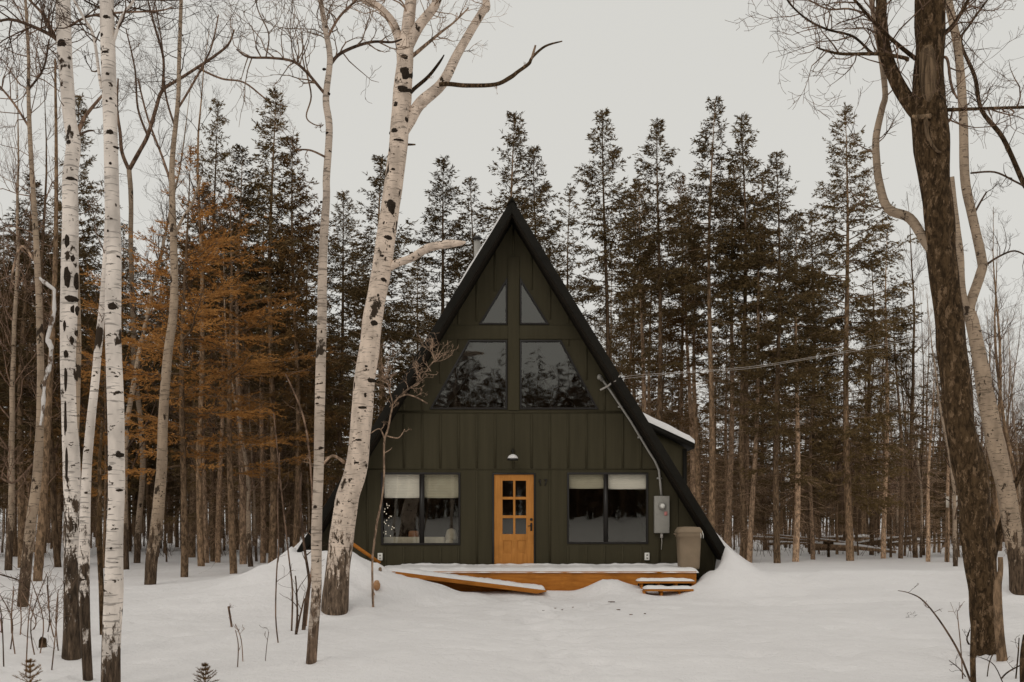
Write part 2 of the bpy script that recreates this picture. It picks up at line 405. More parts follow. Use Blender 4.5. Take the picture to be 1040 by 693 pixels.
def build_cabin():
    rt = thing('cabin', 'dark green A-frame cabin with a steep roof down to the snow', 'cabin', (0, YW, 0))
    # openings (x,z)
    tl = [W(486, 330), W(515.3, 330), W(515.3, 281.5)]; tr = [W(528, 330), W(558, 330), W(528, 281.5)]
    zl = [W(436, 416), W(515.3, 416), W(515.3, 345.5), W(476, 345.5)]; zr = [W(528, 416), W(608, 416), W(570, 345.5), W(528, 345.5)]
    wl = R(387, 480, 467.6, 553.7); wr = R(576, 480, 658.4, 552.5); dr = R(500, 480.5, 543.8, 573.5)
    rect = lambda r: [(r[0], r[1]), (r[2], r[1]), (r[2], r[3]), (r[0], r[3])]
    holes = [tl, tr, zl, zr, rect(wl), rect(wr), rect(dr)]
    xi = lambda z: (AP - z) * SL - .18       # inner roof face
    zb = .3
    apz = AP - .18 / SL
    outer = [(-xi(zb), zb), (xi(zb), zb), (0, apz)]
    polys = [[Vector((x, z, 0)) for x, z in outer]] + [[Vector((x, z, 0)) for x, z in h] for h in holes]
    tris = tessellate_polygon(polys)
    flat = [p for pl in polys for p in pl]
    wall = MB()
    wall.add([(p.x, YW, p.y) for p in flat], [tuple(t) for t in tris])
    # reveals
    for h in holes:
        n = len(h)
        wall.add([(x, YW, z) for x, z in h] + [(x, YW + .14, z) for x, z in h], [(i, (i + 1) % n, (i + 1) % n + n, i + n) for i in range(n)])
    # battens
    def zrange(h, x):
        zs = []
        for i in range(len(h)):
            (x0, z0), (x1, z1) = h[i], h[(i + 1) % len(h)]
            if min(x0, x1) <= x <= max(x0, x1) and x0 != x1: zs.append(z0 + (z1 - z0) * (x - x0) / (x1 - x0))
        return (min(zs), max(zs)) if zs else None
    sp = .414; bw = .024
    for k in range(-11, 12):
        x = .03 + k * sp
        top = apz - (abs(x) + bw) / SL
        if top < zb + .1: continue
        cuts = [(4.00, 4.09), (2.72, 2.77)]
        for h in holes:
            rs = [zrange(h, xx) for xx in (x - bw - .03, x, x + bw + .03)]; rs = [r for r in rs if r]
            if rs: cuts.append((min(r[0] for r in rs) - .05, max(r[1] for r in rs) + .05))
        if abs(x - .03) < .25: cuts.append((4.0, 7.6))
        cuts.append((5.70, 6.05))
        cuts.sort(); z = zb
        for a, b2 in cuts + [(top, top)]:
            a = min(a, top)
            if a - z > .05: wall.box((x - bw, YW - .014, z), (x + bw, YW + .01, a))
            z = max(z, b2)
    # joint flashings
    for z0, z1 in ((4.02, 4.07), (2.735, 2.757)):
        xx = xi(z1) - .01
        segs = [(-xx, xx)]
        for h in holes:
            r = [min(p[0] for p in h), max(p[0] for p in h), min(p[1] for p in h), max(p[1] for p in h)]
            if r[2] - .02 < z1 and r[3] + .02 > z0:
                ns = []
                for a, b2 in segs:
                    if r[1] <= a or r[0] >= b2: ns.append((a, b2)); continue
                    if r[0] > a: ns.append((a, r[0]))
                    if r[1] < b2: ns.append((r[1], b2))
                segs = ns
        for a, b2 in segs: wall.box((a, YW - .014, z0), (b2, YW + .01, z1))
    part('wall', wall, M['siding'], rt)
    # flat trim cross between the gable windows
    tm = MB()
    vx0, vx1 = W(516, 0)[0], W(527.4, 0)[0]
    tm.box((vx0, YW - .034, 4.08), (vx1, YW - .002, 7.55))
    za, zc = W(0, 344.6)[1], W(0, 331)[1]
    tm.box((-xi(za) + .05, YW - .024, za), (vx0 - .002, YW - .002, zc)); tm.box((vx1 + .002, YW - .024, za), (xi(za) - .05, YW - .002, zc))
    part('trim', tm, M['siding'], rt, bev=.004)
    # roof slabs
    YB = 31.6
    for s in (-1, 1):
        roof = MB()
        zlo = .15
        o0 = (s * 0, AP); o1 = (s * (AP - zlo) * SL, zlo); hz = .18
        i1 = (s * ((AP - zlo) * SL - hz), zlo); i0 = (0, AP - hz / SL)
        q = [o0, o1, i1, i0]
        roof.prism(q, YF + .035, YB)
        r = part('roof', roof, M['roofing'], rt)
        # seams of the metal
        rb = MB()
        y = YF + .25
        while y < YB:
            nx, nz = math.cos(math.atan(SL)), math.sin(math.atan(SL))
            for dd in (0,):
                a = Vector((s * .02, y, AP)); b2 = Vector((o1[0], y, o1[1])); nrm = Vector((s * nx, 0, nz)) * .03
                rb.add([a, a + nrm, b2 + nrm, b2, a + Vector((0, .03, 0)), a + nrm + Vector((0, .03, 0)), b2 + nrm + Vector((0, .03, 0)), b2 + Vector((0, .03, 0))],
                       [(0, 1, 2, 3), (7, 6, 5, 4), (1, 5, 6, 2)])
            y += .45
        part('seam', rb, M['roofing'], r)
        # fascia board, proud of the slab edge
        fb = MB(); e = .018
        q2 = [(0, AP + e / SL), (o1[0] + s * e, zlo), (s * ((AP - zlo) * SL - hz + .01), zlo), (0, AP - hz / SL + .01)]
        fb.prism(q2, YF, YF + .034)
        part('fascia', fb, M['fascia'], r, bev=.003)
        # soffit boards below the overhang
        sf = MB()
        q4 = [(0, AP - hz / SL - .006), (s * ((AP - zlo) * SL - hz - .004), zlo), (s * ((AP - zlo) * SL - hz - .03), zlo), (0, AP - hz / SL - .05)]
        sf.prism(q4, YF + .04, YW - .04)
        part('soffit', sf, M['soffit'], r)
        # snow lying on the slope
        sc = MB(); rng = random.Random(5 + s)
        if s < 0: zz = [8.35 - i * .16 for i in range(11)]
        else: zz = []
        for (z0, z1) in zip(zz, zz[1:]):
            nx, nz = math.cos(math.atan(SL)), math.sin(math.atan(SL))
            t0 = .03 + .02 * noise.noise(Vector((z0 * 3, 0, 0))) ; t1 = .03 + .02 * noise.noise(Vector((z1 * 3, 0, 0)))
            A = lambda z, t, y: (s * ((AP - z) * SL + t / nx + .018), y, z)
            sc.add([A(z0, 0, YF + .02), A(z0, t0, YF + .03), A(z1, t1, YF + .03), A(z1, 0, YF + .02), A(z0, 0, 29), A(z0, t0, 29), A(z1, t1, 29), A(z1, 0, 29)],
                   [(0, 1, 2, 3), (1, 5, 6, 2), (4, 7, 6, 5)])
        if zz: part('snow_strip', sc, M['snowcap'], r)
    for s in (-1, 1):
        bk = MB(); X = lambda z: s * ((AP - z) * SL + .02)
        pr = [(X(2.0), 2.0)] + [(s * x_, 1.9 * math.exp(-(x_ - 4.1) / 1.05) + .02) for x_ in (4.17, 4.3, 4.5, 4.7, 4.9, 5.15, 5.4)] + [(s * 5.4, .3), (X(.3), .3)]
        nseg = 8
        for i in range(nseg):
            y0_ = 21.93 + i * 1.3
            bk.prism(pr, y0_, y0_ + 1.299)
        part('snow_bank', bk, M['snow'], rt)
    rc = MB(); rc.prism([(-.11, AP - .12), (0, AP + .07), (.11, AP - .12), (0, AP - .02)], YF - .03, YB)
    part('ridge_cap', rc, M['fascia'], rt)
    # back wall and floor
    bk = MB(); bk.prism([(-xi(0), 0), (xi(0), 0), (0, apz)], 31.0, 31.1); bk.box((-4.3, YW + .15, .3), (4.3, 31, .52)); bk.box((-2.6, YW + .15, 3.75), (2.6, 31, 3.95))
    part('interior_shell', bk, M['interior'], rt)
    # windows
    def shrink(poly, d):
        c = Vector((sum(p[0] for p in poly) / len(poly), sum(p[1] for p in poly) / len(poly)))
        pts = [Vector(p) for p in poly]; n = len(pts)
        area = sum(pts[i].x * pts[(i + 1) % n].y - pts[(i + 1) % n].x * pts[i].y for i in range(n)); sg = 1 if area > 0 else -1
        lines = []
        for i in range(n):
            a, b2 = pts[i], pts[(i + 1) % n]; t = (b2 - a).normalized(); nn = Vector((-t.y, t.x)) * sg
            lines.append((a + nn * d, t))
        out = []
        for i in range(n):
            p, t = lines[i - 1]; q, u = lines[i]
            den = t.x * u.y - t.y * u.x
            k = ((q.x - p.x) * u.y - (q.y - p.y) * u.x) / den
            out.append((p.x + t.x * k, p.y + t.y * k))
        return out
    def ring(poly, inner, y0, y1):
        mb = MB(); n = len(poly)
        vs = [(x, y0, z) for x, z in poly] + [(x, y0, z) for x, z in inner] + [(x, y1, z) for x, z in poly] + [(x, y1, z) for x, z in inner]
        fs = []
        for i in range(n):
            j = (i + 1) % n
            fs += [(i, j, j + n, i + n), (i + 2 * n, i + 3 * n, j + 3 * n, j + 2 * n), (i, i + 2 * n, j + 2 * n, j), (i + n, j + n, j + 3 * n, i + 3 * n)]
        mb.add(vs, fs); return mb
    def window(poly, fr, panes, blinds, sill=False):
        wroot = part('window', ring(shrink(poly, .003), shrink(poly, fr), YW - .028, YW + .09), M['black'], rt, bev=.003)
        if len(panes) > 1:
            mu = MB()
            mu.box((panes[0][2], YW - .026, panes[0][1] - .02), (panes[1][0], YW + .085, panes[0][3] + .02)); part('mullion', mu, M['black'], wroot)
        for p in panes:
            g = MB(); q = p if len(p) != 4 or isinstance(p[0], tuple) else rect(p)
            if q is p: q = list(p)
            g.add([(x, YW + .035, z) for x, z in q], [tuple(range(len(q)))]); part('pane', g, M['glass'], wroot)
        for (r, mm) in blinds:
            b2 = MB(); nsl = 9
            h = (r[3] - r[1]) / nsl
            for i in range(nsl):   # cellular folds
                z0 = r[1] + i * h
                b2.add([(r[0], YW + .10, z0), (r[2], YW + .10, z0), (r[2], YW + .088, z0 + h / 2), (r[0], YW + .088, z0 + h / 2), (r[2], YW + .10, z0 + h), (r[0], YW + .10, z0 + h)],
                       [(0, 1, 2, 3), (3, 2, 4, 5)])
            b2.box((r[0], YW + .085, r[1] - .02), (r[2], YW + .11, r[1]))
            part('blind', b2, mm, wroot)
        return wroot
    window(rect(wl), .045, [R(389.8, 482.2, 426, 552.2), R(430.8, 482.2, 465.6, 552.2)],
           [(R(390, 480.5, 426, 505), M['blind']), (R(430.8, 480.5, 466, 505), M['blind_dim'])])
    window(rect(wr), .045, [R(578.2, 482.2, 613.2, 551.4), R(617.6, 482.2, 656.8, 551.4)],
           [(R(578.2, 480.5, 613.2, 495.5), M['blind_dim']), (R(617.6, 480.5, 656.8, 496), M['blind'])])
    for h in (tl, tr, zl, zr): window(h, .04, [tuple(shrink(h, .035))], [])
    # the room is dimmed by the dark colour of its shell, one low sofa back inside the left window
    # door
    fr = ring(rect(dr), [(dr[0] + .035, dr[1] + .001), (dr[2] - .035, dr[1] + .001), (dr[2] - .035, dr[3] - .035), (dr[0] + .035, dr[3] - .035)], YW - .03, YW + .1)
    part('door_frame', fr, M['black'], rt)
    D = R(502, 482.2, 542, 573)
    lites = [R(x0, y0, x1, y1) for (y0, y1) in ((488.3, 504.8), (507.4, 523.6), (526.4, 542.6)) for (x0, x1) in ((510.3, 521.2), (523.4, 534.4))]
    pans = [R(510.6, 548.6, 520, 563.2), R(525, 548.6, 534.3, 563.2)]
    polys = [[Vector((x, z, 0)) for x, z in rect(D)]] + [[Vector((x, z, 0)) for x, z in rect(l)] for l in lites + pans]
    tr_ = tessellate_polygon(polys); flat = [p for pl in polys for p in pl]
    dm = MB(); yd = YW - .004
    dm.add([(p.x, yd, p.y) for p in flat], [tuple(t) for t in tr_])
    for l in lites:
        h = rect(l); dm.add([(x, yd, z) for x, z in h] + [(x, yd + .04, z) for x, z in h], [(i, (i + 1) % 4, (i + 1) % 4 + 4, i + 4) for i in range(4)])
    for l in pans:   # raised and fielded panels
        h = rect(l); g = .022; h2 = rect((l[0] + g, l[1] + g, l[2] - g, l[3] - g)); h3 = rect((l[0] + 2 * g, l[1] + 2 * g, l[2] - 2 * g, l[3] - 2 * g))
        vs = [(x, yd, z) for x, z in h] + [(x, yd + .022, z) for x, z in h2] + [(x, yd + .004, z) for x, z in h3]
        dm.add(vs, [(i, (i + 1) % 4, (i + 1) % 4 + 4, i + 4) for i in range(4)] + [(i + 4, (i + 1) % 4 + 4, (i + 1) % 4 + 8, i + 8) for i in range(4)] + [(8, 9, 10, 11)])
    d = part('door', dm, M['door'], rt, label='orange varnished wooden door with six glass lites')
    for l in lites:
        g = MB(); g.add([(x, yd + .03, z) for x, z in rect(l)], [(0, 1, 2, 3)]); part('pane', g, M['glass'], d)
    hd = MB(); hx, hz_ = W(539.6, 527.7); hd.lathe([(.001, 0), (.032, 0), (.032, .02), (.02, .03), (.001, .03)], (0, 0, 0), 14)
    hd.v = [(hx + v[0], yd - v[2], hz_ + v[1]) for v in hd.v]
    o = len(hd.v); hd.box((hx - .022, yd - .012, hz_ - .26), (hx + .022, yd - .001, hz_ - .08)); hd.tube([(hx, yd - .01, hz_ - .14), (hx, yd - .05, hz_ - .14), (hx - .08, yd - .05, hz_ - .15)], [.011] * 3, 8)
    part('handle', hd, M['black'], d)
    # dormer on the right slope
    YD0, YD1 = 24.5, 27.6
    dm = MB(); a = (3.25, 3.92); b2 = (4.28, 3.36); lo = (4.28, .8)
    dm.prism([(2.4, 4.0), a, b2, lo, (3.9, .8)], YD0, YD1)
    dw = part('dormer', dm, M['siding'], rt)
    tr2 = MB(); tr2.box((4.20, YD0 - .02, .8), (4.30, YD0 - .001, 3.34)); tr2.prism([(2.9, 4.02), (4.47, 3.34), (4.47, 3.46), (2.86, 4.20)], YD0 - .16, YD1 + .16)
    part('roof_edge', tr2, M['fascia'], dw)
    sn = MB()
    n = 12
    for i in range(n):
        f0, f1 = i / n, (i + 1) / n
        def pt(f, top, y): 
            x = 2.95 + (4.47 - 2.95) * f; zb_ = 4.165 + (3.467 - 4.165) * f
            t = (.20 * (1 - .35 * f) if top else 0); 
            if top and f > .93: t *= .6
            return (x, y, zb_ + t + (.02 * noise.noise(Vector((x * 4, y, 0))) if top else 0))
        ya, yb = YD0 - .17, YD1 + .1
        sn.add([pt(f0, 0, ya), pt(f1, 0, ya), pt(f1, 1, ya + .05), pt(f0, 1, ya + .05), pt(f0, 1, yb), pt(f1, 1, yb)], [(0, 1, 2, 3), (3, 2, 5, 4)])
    sn.add([pt(1, 0, ya), pt(1, 0, yb), pt(1, 1, yb), pt(1, 1, ya + .05)], [(0, 1, 2, 3)])
    part('snow_cap', sn, M['snowcap'], dw)
    # flue on the left slope
    fl = MB(); c = P(484.7, 0, 25.5); zt = P(0, 245, 25.5).z; zb_ = zt - 1.4
    fl.lathe([(.085, zb_), (.085, zt - .02), (.07, zt - .02), (.07, zt + .04)], (c.x, c.y, 0), 16)
    flo = part('chimney', fl, M['steel'], rt, smooth=False)
    cp = MB(); cp.lathe([(.12, zt + .04), (.13, zt + .07), (.06, zt + .12), (.01, zt + .13)], (c.x, c.y, 0), 16); part('chimney_cap', cp, M['black'], flo)
    # wall lamp over the door
    lx, lz = W(520.8, 467)
    lm = MB(); lm.tube([(lx, YW - .002, lz + .2), (lx, YW - .12, lz + .24), (lx, YW - .22, lz + .2), (lx, YW - .24, lz + .1)], [.012] * 4, 8)
    lm.lathe([(.05, 0), (.05, .015)], (lx, YW - .012, lz + .19), 14)
    l = part('wall_lamp', lm, M['black'], rt)
    sh = MB(); sh.lathe([(.125, -.03), (.12, .0), (.09, .05), (.03, .085), (.005, .09)], (lx, YW - .24, lz), 20); part('lamp_shade', sh, M['black'], l, True)
    sh = MB(); sh.lathe([(.118, .012), (.112, .04), (.085, .075), (.035, .105), (.005, .108)], (lx, YW - .242, lz), 20); part('snow_cap', sh, M['snowcap'], l, True)
    # house number 17
    for ch, px in (('1', 548.7), ('7', 554.0)):
        nm = MB(); x, z = W(px, 493.4); w, h, t = .075, .145, .018
        y0, y1 = YW - .028, YW - .012
        if ch == '1':
            nm.box((x - t / 2, y0, z), (x + t / 2, y1, z + h)); nm.prism([(x - t / 2, z + h), (x - .035, z + h - .035), (x - .035, z + h - .055), (x - t / 2, z + h - .03)], y0, y1)
        else:
            nm.box((x - w / 2, y0, z + h - t), (x + w / 2, y1, z + h)); nm.prism([(x + w / 2, z + h - t), (x - .005, z), (x - .028, z), (x + w / 2 - .024, z + h - t)], y0, y1)
        part('house_number', nm, M['black'], rt, label='black house numeral ' + ch)
    # meter box, conduit, weatherhead
    r = R(663.8, 504, 679, 541.5)
    mb = MB(); mb.box((r[0], YW - .15, r[1]), (r[2], YW - .022, r[3])); mbx = part('meter_box', mb, M['box'], rt, bev=.01)
    x, z = W(671.3, 514.2); g = MB(); g.lathe([(.001, 0), (.088, 0), (.088, .03), (.07, .09), (.055, .10), (.001, .10)], (0, 0, 0), 22)
    g.v = [(x + v[0], YW - .15 - v[2], z + v[1]) for v in g.v]; part('dial', g, M['steel'], mbx)
    g = MB(); g.lathe([(.001, 0), (.05, 0), (.05, .006), (.001, .006)], (0, 0, 0), 18); g.v = [(x + v[0], YW - .2515 - v[2], z + v[1]) for v in g.v]; part('dial_face', g, M['white'], mbx)
    x, z = W(675.2, 521.8); g = MB(); g.box((x - .035, YW - .158, z - .045), (x + .035, YW - .1515, z + .045)); part('tag', g, M['pink'], mbx)
    g = MB(); zz = W(0, 522.5)[1]; g.box((r[0] - .004, YW - .155, zz - .004), (r[2] + .004, YW - .02, zz + .004)); part('lid_seam', g, M['steel'], mbx)
    g = MB(); g.box((r[2] - .03, YW - .157, r[1] + .06), (r[2] - .012, YW - .1505, r[1] + .11)); part('latch', g, M['steel'], mbx)
    pts = [(671.2, 504), (670, 490), (668.8, 478), (665, 469), (658, 458), (640, 428), (619, 396.5), (612, 387), (609, 384)]
    cd = MB(); cd.tube([(*[W(px, py)[0]], YW - .075, W(px, py)[1]) for px, py in pts], [.028] * 8 + [.03], 10)
    for px, py in ((669.5, 486), (650, 444.5), (630, 413.5)):
        x, z = W(px, py); cd.box((x - .06, YW - .045, z - .02), (x + .06, YW - .02, z + .02))
    c_ = part('conduit', cd, M['steel'], rt, True)
    wh = MB(); x, z = W(609.5, 384.5); wh.tube([(x + .05, YW - .075, z - .07), (x, YW - .09, z + .01), (x - .03, YW - .16, z + .02), (x - .045, YW - .21, z - .03)], [.035, .05, .052, .04], 10); part('weatherhead', wh, M['box'], c_, True)
    ar = MB(); q = [W(609, 397), W(617, 393), W(623, 388), (W(635, 385))]
    ar.tube([(q[0][0], YW - .12, q[0][1]), (q[1][0], YW - .14, q[1][1]), (q[2][0], YW - .35, q[2][1]), (q[2][0] + .06, YF - .06, q[2][1] + .02)], [.02, .022, .022, .016], 8)
    part('service_bracket', ar, M['ceramic'], c_, True)
    x, z = W(671.5, 545); g = MB(); g.tube([(x, YW - .08, z + .1), (x, YW - .08, z - .03)], [.03, .035], 10); g.tube([(x, YW - .08, z - .03), (x + .01, YW - .05, z - .12), (x + .0, YW - .03, z - .3)], [.01, .008, .008], 6); part('drain_fitting', g, M['ceramic'], c_)
    for px, py in ((656.8, 565.2), (386.4, 565.5)):
        x, z = W(px, py); g = MB(); g.box((x - .055, YW - .085, z - .085), (x + .055, YW - .021, z + .085)); o = part('outlet_cover', g, M['white'], rt, bev=.012)
        for za, zb2 in ((.015, .05), (-.055, -.02)):
            g = MB(); g.box((x - .02, YW - .09, z + za), (x + .02, YW - .084, z + zb2)); part('socket', g, M['box'], o)
    return rt
cabin = build_cabin()

def sofa():
    y0 = YW + .35; r = thing('sofa', 'cream sofa with a rust cushion seen low through the left window', 'sofa', (-2.15, y0, .52))
    zt = P(0, 545.5, y0).z; x0 = P(388, 0, y0).x; x1 = P(452, 0, y0).x
    m = MB(); m.box((x0, y0, .6), (x1, y0 + .22, zt)); part('backrest', m, M['cream'], r, bev=.05)
    m = MB(); m.box((x0, y0 + .23, .6), (x1, y0 + .95, .98)); part('seat', m, M['cream'], r, bev=.05)
    m = MB(); m.box((x0 - .01, y0 + .05, .52), (x1 + .01, y0 + .9, .6)); part('base', m, M['interior'], r)
    for a in (x0 - .2, x1 + .005):
        m = MB(); m.box((a, y0, .55), (a + .19, y0 + .95, zt - .05)); part('arm', m, M['cream'], r, bev=.05)
    c = P(420, 541, y0 + .3)
    m = MB(); m.box((c.x - .12, y0 + .24, zt - .22), (c.x + .12, y0 + .38, zt + .14)); o = solo('cushion', m, M['cushion'], 'rust cushion leaning on the cream sofa inside the left window', 'cushion', (c.x, y0 + .3, .98))
    b = o.modifiers.new('b', 'BEVEL'); b.width = .05; b.segments = 3
    c = P(458, 541, y0 + .3)
    m = MB(); m.lathe([(.02, 0), (.12, .02), (.15, .2), (.10, .38), (.02, .42)], (c.x, y0 + .4, .98), 14)
    solo('pillow', m, M['cream'], 'pale rounded pillow at the right end behind the left window', 'pillow', (c.x, y0 + .4, .98), smooth=True)
    m = MB(); rng = random.Random(2); base = P(396, 530, y0 + .1)
    prev = None; 
    pts = []
    for i in range(22):
        t = i / 21; px = 389.5 + 13 * (.5 + .5 * math.sin(t * 19)) * (.35 + .65 * t) + rng.uniform(-1, 1); py = 511 + 33 * t + rng.uniform(-1, 1)
        pts.append(P(px, py, y0 + .1 + rng.uniform(-.08, .05)))
    root = thing('string_lights', 'tiny white string lights hanging behind the left window', 'string lights', base)
    m.tube(pts, [.003] * len(pts), 4); part('cord', m, M['interior'], root)
    m = MB()
    for p in pts: m.lathe([(.002, -.014), (.008, -.005), (.008, .005), (.002, .014)], p, 6)
    part('bulbs', m, M['bulb'], root)
sofa()

def lumpy_slab(x0, x1, y0, y1, zf, th, seed=0, nx=60, ny=10, edge=.05, droop=0):
    """thick irregular snow layer with rounded rims; zf(x,y) is what it lies on"""
    mb = MB(); top = []
    for j in range(ny + 1):
        for i in range(nx + 1):
            u, v = i / nx, j / ny
            x = x0 + (x1 - x0) * u; y = y0 + (y1 - y0) * v
            e = min(1, min(u, 1 - u) * nx / 2.2, min(v, 1 - v) * ny / 1.6)
            if j == 0: y += .03 * noise.noise(Vector((x * 4, seed, 0)))
            n = noise.noise(Vector((x * 2.3, y * 3, seed))) * .4 + noise.noise(Vector((x * 8, y * 8, seed + 3))) * .3
            mb.v.append((x, y, zf(x, y) + th * max(.02, math.sqrt(max(0, e)) * (1 + n)) - (droop if j == 0 else 0)))
    w = nx + 1
    for j in range(ny):
        for i in range(nx): a = j * w + i; mb.f.append((a, a + 1, a + w + 1, a + w))
    return mb

def deck():
    r = thing('deck', 'low cedar deck along the cabin front with snow on its boards', 'deck', (0, 21.9, 0))
    y0 = 21.15; top = .50
    x0 = P(388, 0, y0).x; x1 = P(707, 0, y0).x + .0
    m = MB(); y = y0
    while y < YW - .2:
        m.box((x0, y, top - .035), (x1, min(y + .138, YW - .03), top)); y += .145
    part('boards', m, M['deck'], r, bev=.004)
    m = MB(); m.box((x0, y0 - .03, -.05), (x1, y0 - .002, top - .045))
    m.box((x0, y0 - .045, top - .042), (x1, y0 - .002, top + .002))
    part('skirt_board', m, M['deck'], r, bev=.004)
    m = lumpy_slab(x0 - .1, x1 + .05, y0 - .06, YW - .02, lambda x, y: top + .003, .075, 2, 150, 12, droop=.03)
    part('snow_cover', m, M['snowcap'], r, True)
    # ridge of drifted snow against the wall
    m = lumpy_slab(x0 + .2, 4.0, YW - .28, YW - .024, lambda x, y: top + .03, .075, 9, 150, 5); 
    part('snow_drift', m, M['snowcap'], r, True)
deck()

def ramp_walk():
    Y = 20.55
    a = P(402, 581, Y); b = P(555, 600, Y)
    r = thing('ramp', 'cedar ramp slanting down to the right in front of the deck, capped with snow', 'ramp', (a.x, Y, 0))
    sl = (b.z - a.z) / (b.x - a.x); th = .10
    m = MB()
    # boards laid across
    n = 22
    for i in range(n):
        xa = a.x + (b.x - a.x) * i / n; xb = a.x + (b.x - a.x) * (i + .93) / n
        za, zb = a.z + sl * (xa - a.x), a.z + sl * (xb - a.x)
        m.prism([(xa, za - .03), (xb, zb - .03), (xb, zb), (xa, za)], Y, Y + .55)
    part('boards', m, M['deck'], r)
    m = MB()
    for y in (Y - .035, Y + .555):
        m.prism([(a.x, a.z - .10), (a.x + 1.0, a.z - .20), (b.x - .2, b.z - .06), (b.x, b.z - .02), (b.x, b.z + .004), (a.x, a.z + .004)], y, y + .032)
    part('stringer', m, M['deck'], r, bev=.003)
    m = lumpy_slab(a.x - .1, b.x - .02, Y - .02, Y + .56, lambda x, y: a.z + sl * (x - a.x) + .006, .075, 4, 90, 6)
    part('snow_cover', m, M['snowcap'], r, True)
ramp_walk()

def steps():
    Y = 20.7
    r = thing('steps', 'two cedar steps poking out of the snow before the rubbish bin', 'steps', P(680, 600, Y))
    for k, (x0, x1, py, Yk) in enumerate(((648, 706, 590.5, 20.55), (655, 704.5, 598.5, 20.15))):
        a = P(x0, py, Yk); b = P(x1, py, Yk)
        m = MB(); m.box((a.x, Yk, a.z - .045), (b.x, Yk + .16, a.z)); m.box((a.x, Yk + .17, a.z - .045), (b.x, Yk + .33, a.z))
        part('tread', m, M['deck'], r, bev=.004)
        m = lumpy_slab(a.x - .02, b.x + .0, Yk - .012, Yk + .33, lambda x, y: a.z + .002, .055, 7 + k, 24, 6); part('snow_cover', m, M['snowcap'], r, True)
    for px in (651, 668, 686, 703):
        m = MB(); p = P(px, 590, 20.6); m.box((p.x, 20.60, -.1), (p.x + .045, 20.94, p.z - .05)); m.box((p.x, 20.2, -.1), (p.x + .045, 20.6, P(0, 598.5, 20.15).z - .05)); part('stringer', m, M['deck'], r)
    m = MB(); a = P(648, 590, 20.9); m.box((a.x, 20.9, -.1), (P(704, 0, 20.9).x, 20.93, .3)); part('riser', m, M['soffit'], r)
steps()

def bin_():
    Y = 21.75; c = P(699.3, 577, Y); z0 = .53; h = P(0, 541, Y).z - z0; H = P(0, 535, Y).z
    r = thing('rubbish_bin', 'taupe plastic wheeled rubbish bin standing on the right end of the deck', 'bin', (c.x, Y, z0))
    m = MB()
    def rr(w, d, z, n=6, rad=.09):
        out = []
        for cxs, cys, a0 in ((1, 1, 0), (-1, 1, 90), (-1, -1, 180), (1, -1, 270)):
            for i in range(n):
                a = RAD(a0 + 90 * i / (n - 1)); out.append((c.x + cxs * (w - rad) + math.cos(a) * rad, Y + cys * (d - rad) + math.sin(a) * rad, z))
        return out
    rings = [rr(.205, .22, z0), rr(.215, .23, z0 + .05), rr(.232, .25, z0 + h * .6), rr(.24, .26, z0 + h - .10), rr(.258, .275, z0 + h - .09), rr(.258, .275, z0 + h)]
    n = len(rings[0]); o = [v for g in rings for v in g]
    fs = [(i * n + k, i * n + (k + 1) % n, (i + 1) * n + (k + 1) % n, (i + 1) * n + k) for i in range(len(rings) - 1) for k in range(n)] + [tuple(range(n))[::-1]]
    m.add(o, fs); part('body', m, M['bin'], r, True)
    m = MB(); L = [rr(.272, .29, z0 + h + .001), rr(.272, .29, z0 + h + .03), rr(.22, .24, H - .012), rr(.10, .12, H)]
    o = [v for g in L for v in g]; m.add(o, [(i * n + k, i * n + (k + 1) % n, (i + 1) * n + (k + 1) % n, (i + 1) * n + k) for i in range(3) for k in range(n)] + [tuple(range(3 * n, 4 * n))])
    part('lid', m, M['bin'], r, True)
    for s in (-1, 1):
        m = MB(); x = c.x + s * .275; m.tube([(x, Y - .1, z0 + h - .05), (x + s * .03, Y - .1, z0 + h - .03), (x + s * .03, Y + .1, z0 + h - .03), (x, Y + .1, z0 + h - .05)], [.012] * 4, 6); part('handle', m, M['bin'], r)
    for dx in (0, .05):
        m = MB(); x = c.x + .2 + dx; m.tube([(x, Y - .25, z0 + h + .03), (x + .02, Y - .27, z0 + h - .05), (x + .02, Y - .27, z0 + h - .12)], [.006] * 3, 6); part('clip', m, M['white'], r)
bin_()

def cable():
    m = MB(); r0 = P(623.5, 386.5, YF - .1)
    for k, dz in enumerate((0, .035)):
        pts = []
        for px, py, Y in ((623.5, 388, YF - .06), (640, 384, 22.2), (700, 378.5, 23), (760, 374.5, 23.8), (820, 365, 24.7), (900, 351, 26), (980, 335, 27.5), (1060, 318, 29), (1200, 288, 32)):
            pts.append(P(px, py, Y) + Vector((0, 0, dz * (1 if px > 630 else .3) * (1 + .6 * math.sin(px * .05)))))
        # smooth
        q = []
        for i in range(len(pts) - 1):
            for t in range(6):
                a, b = pts[i], pts[i + 1]; p0 = pts[max(0, i - 1)]; p3 = pts[min(len(pts) - 1, i + 2)]; u = t / 6
                q.append(.5 * ((2 * a) + (b - p0) * u + (2 * p0 - 5 * a + 4 * b - p3) * u * u + (3 * a - p0 - 3 * b + p3) * u ** 3))
        q.append(pts[-1]); m.tube(q, [.0045] * len(q), 5)
    solo('service_cable', m, M['wire'], 'thin frosted power cable running from the gable across the right trees', 'cable', r0)
cable()

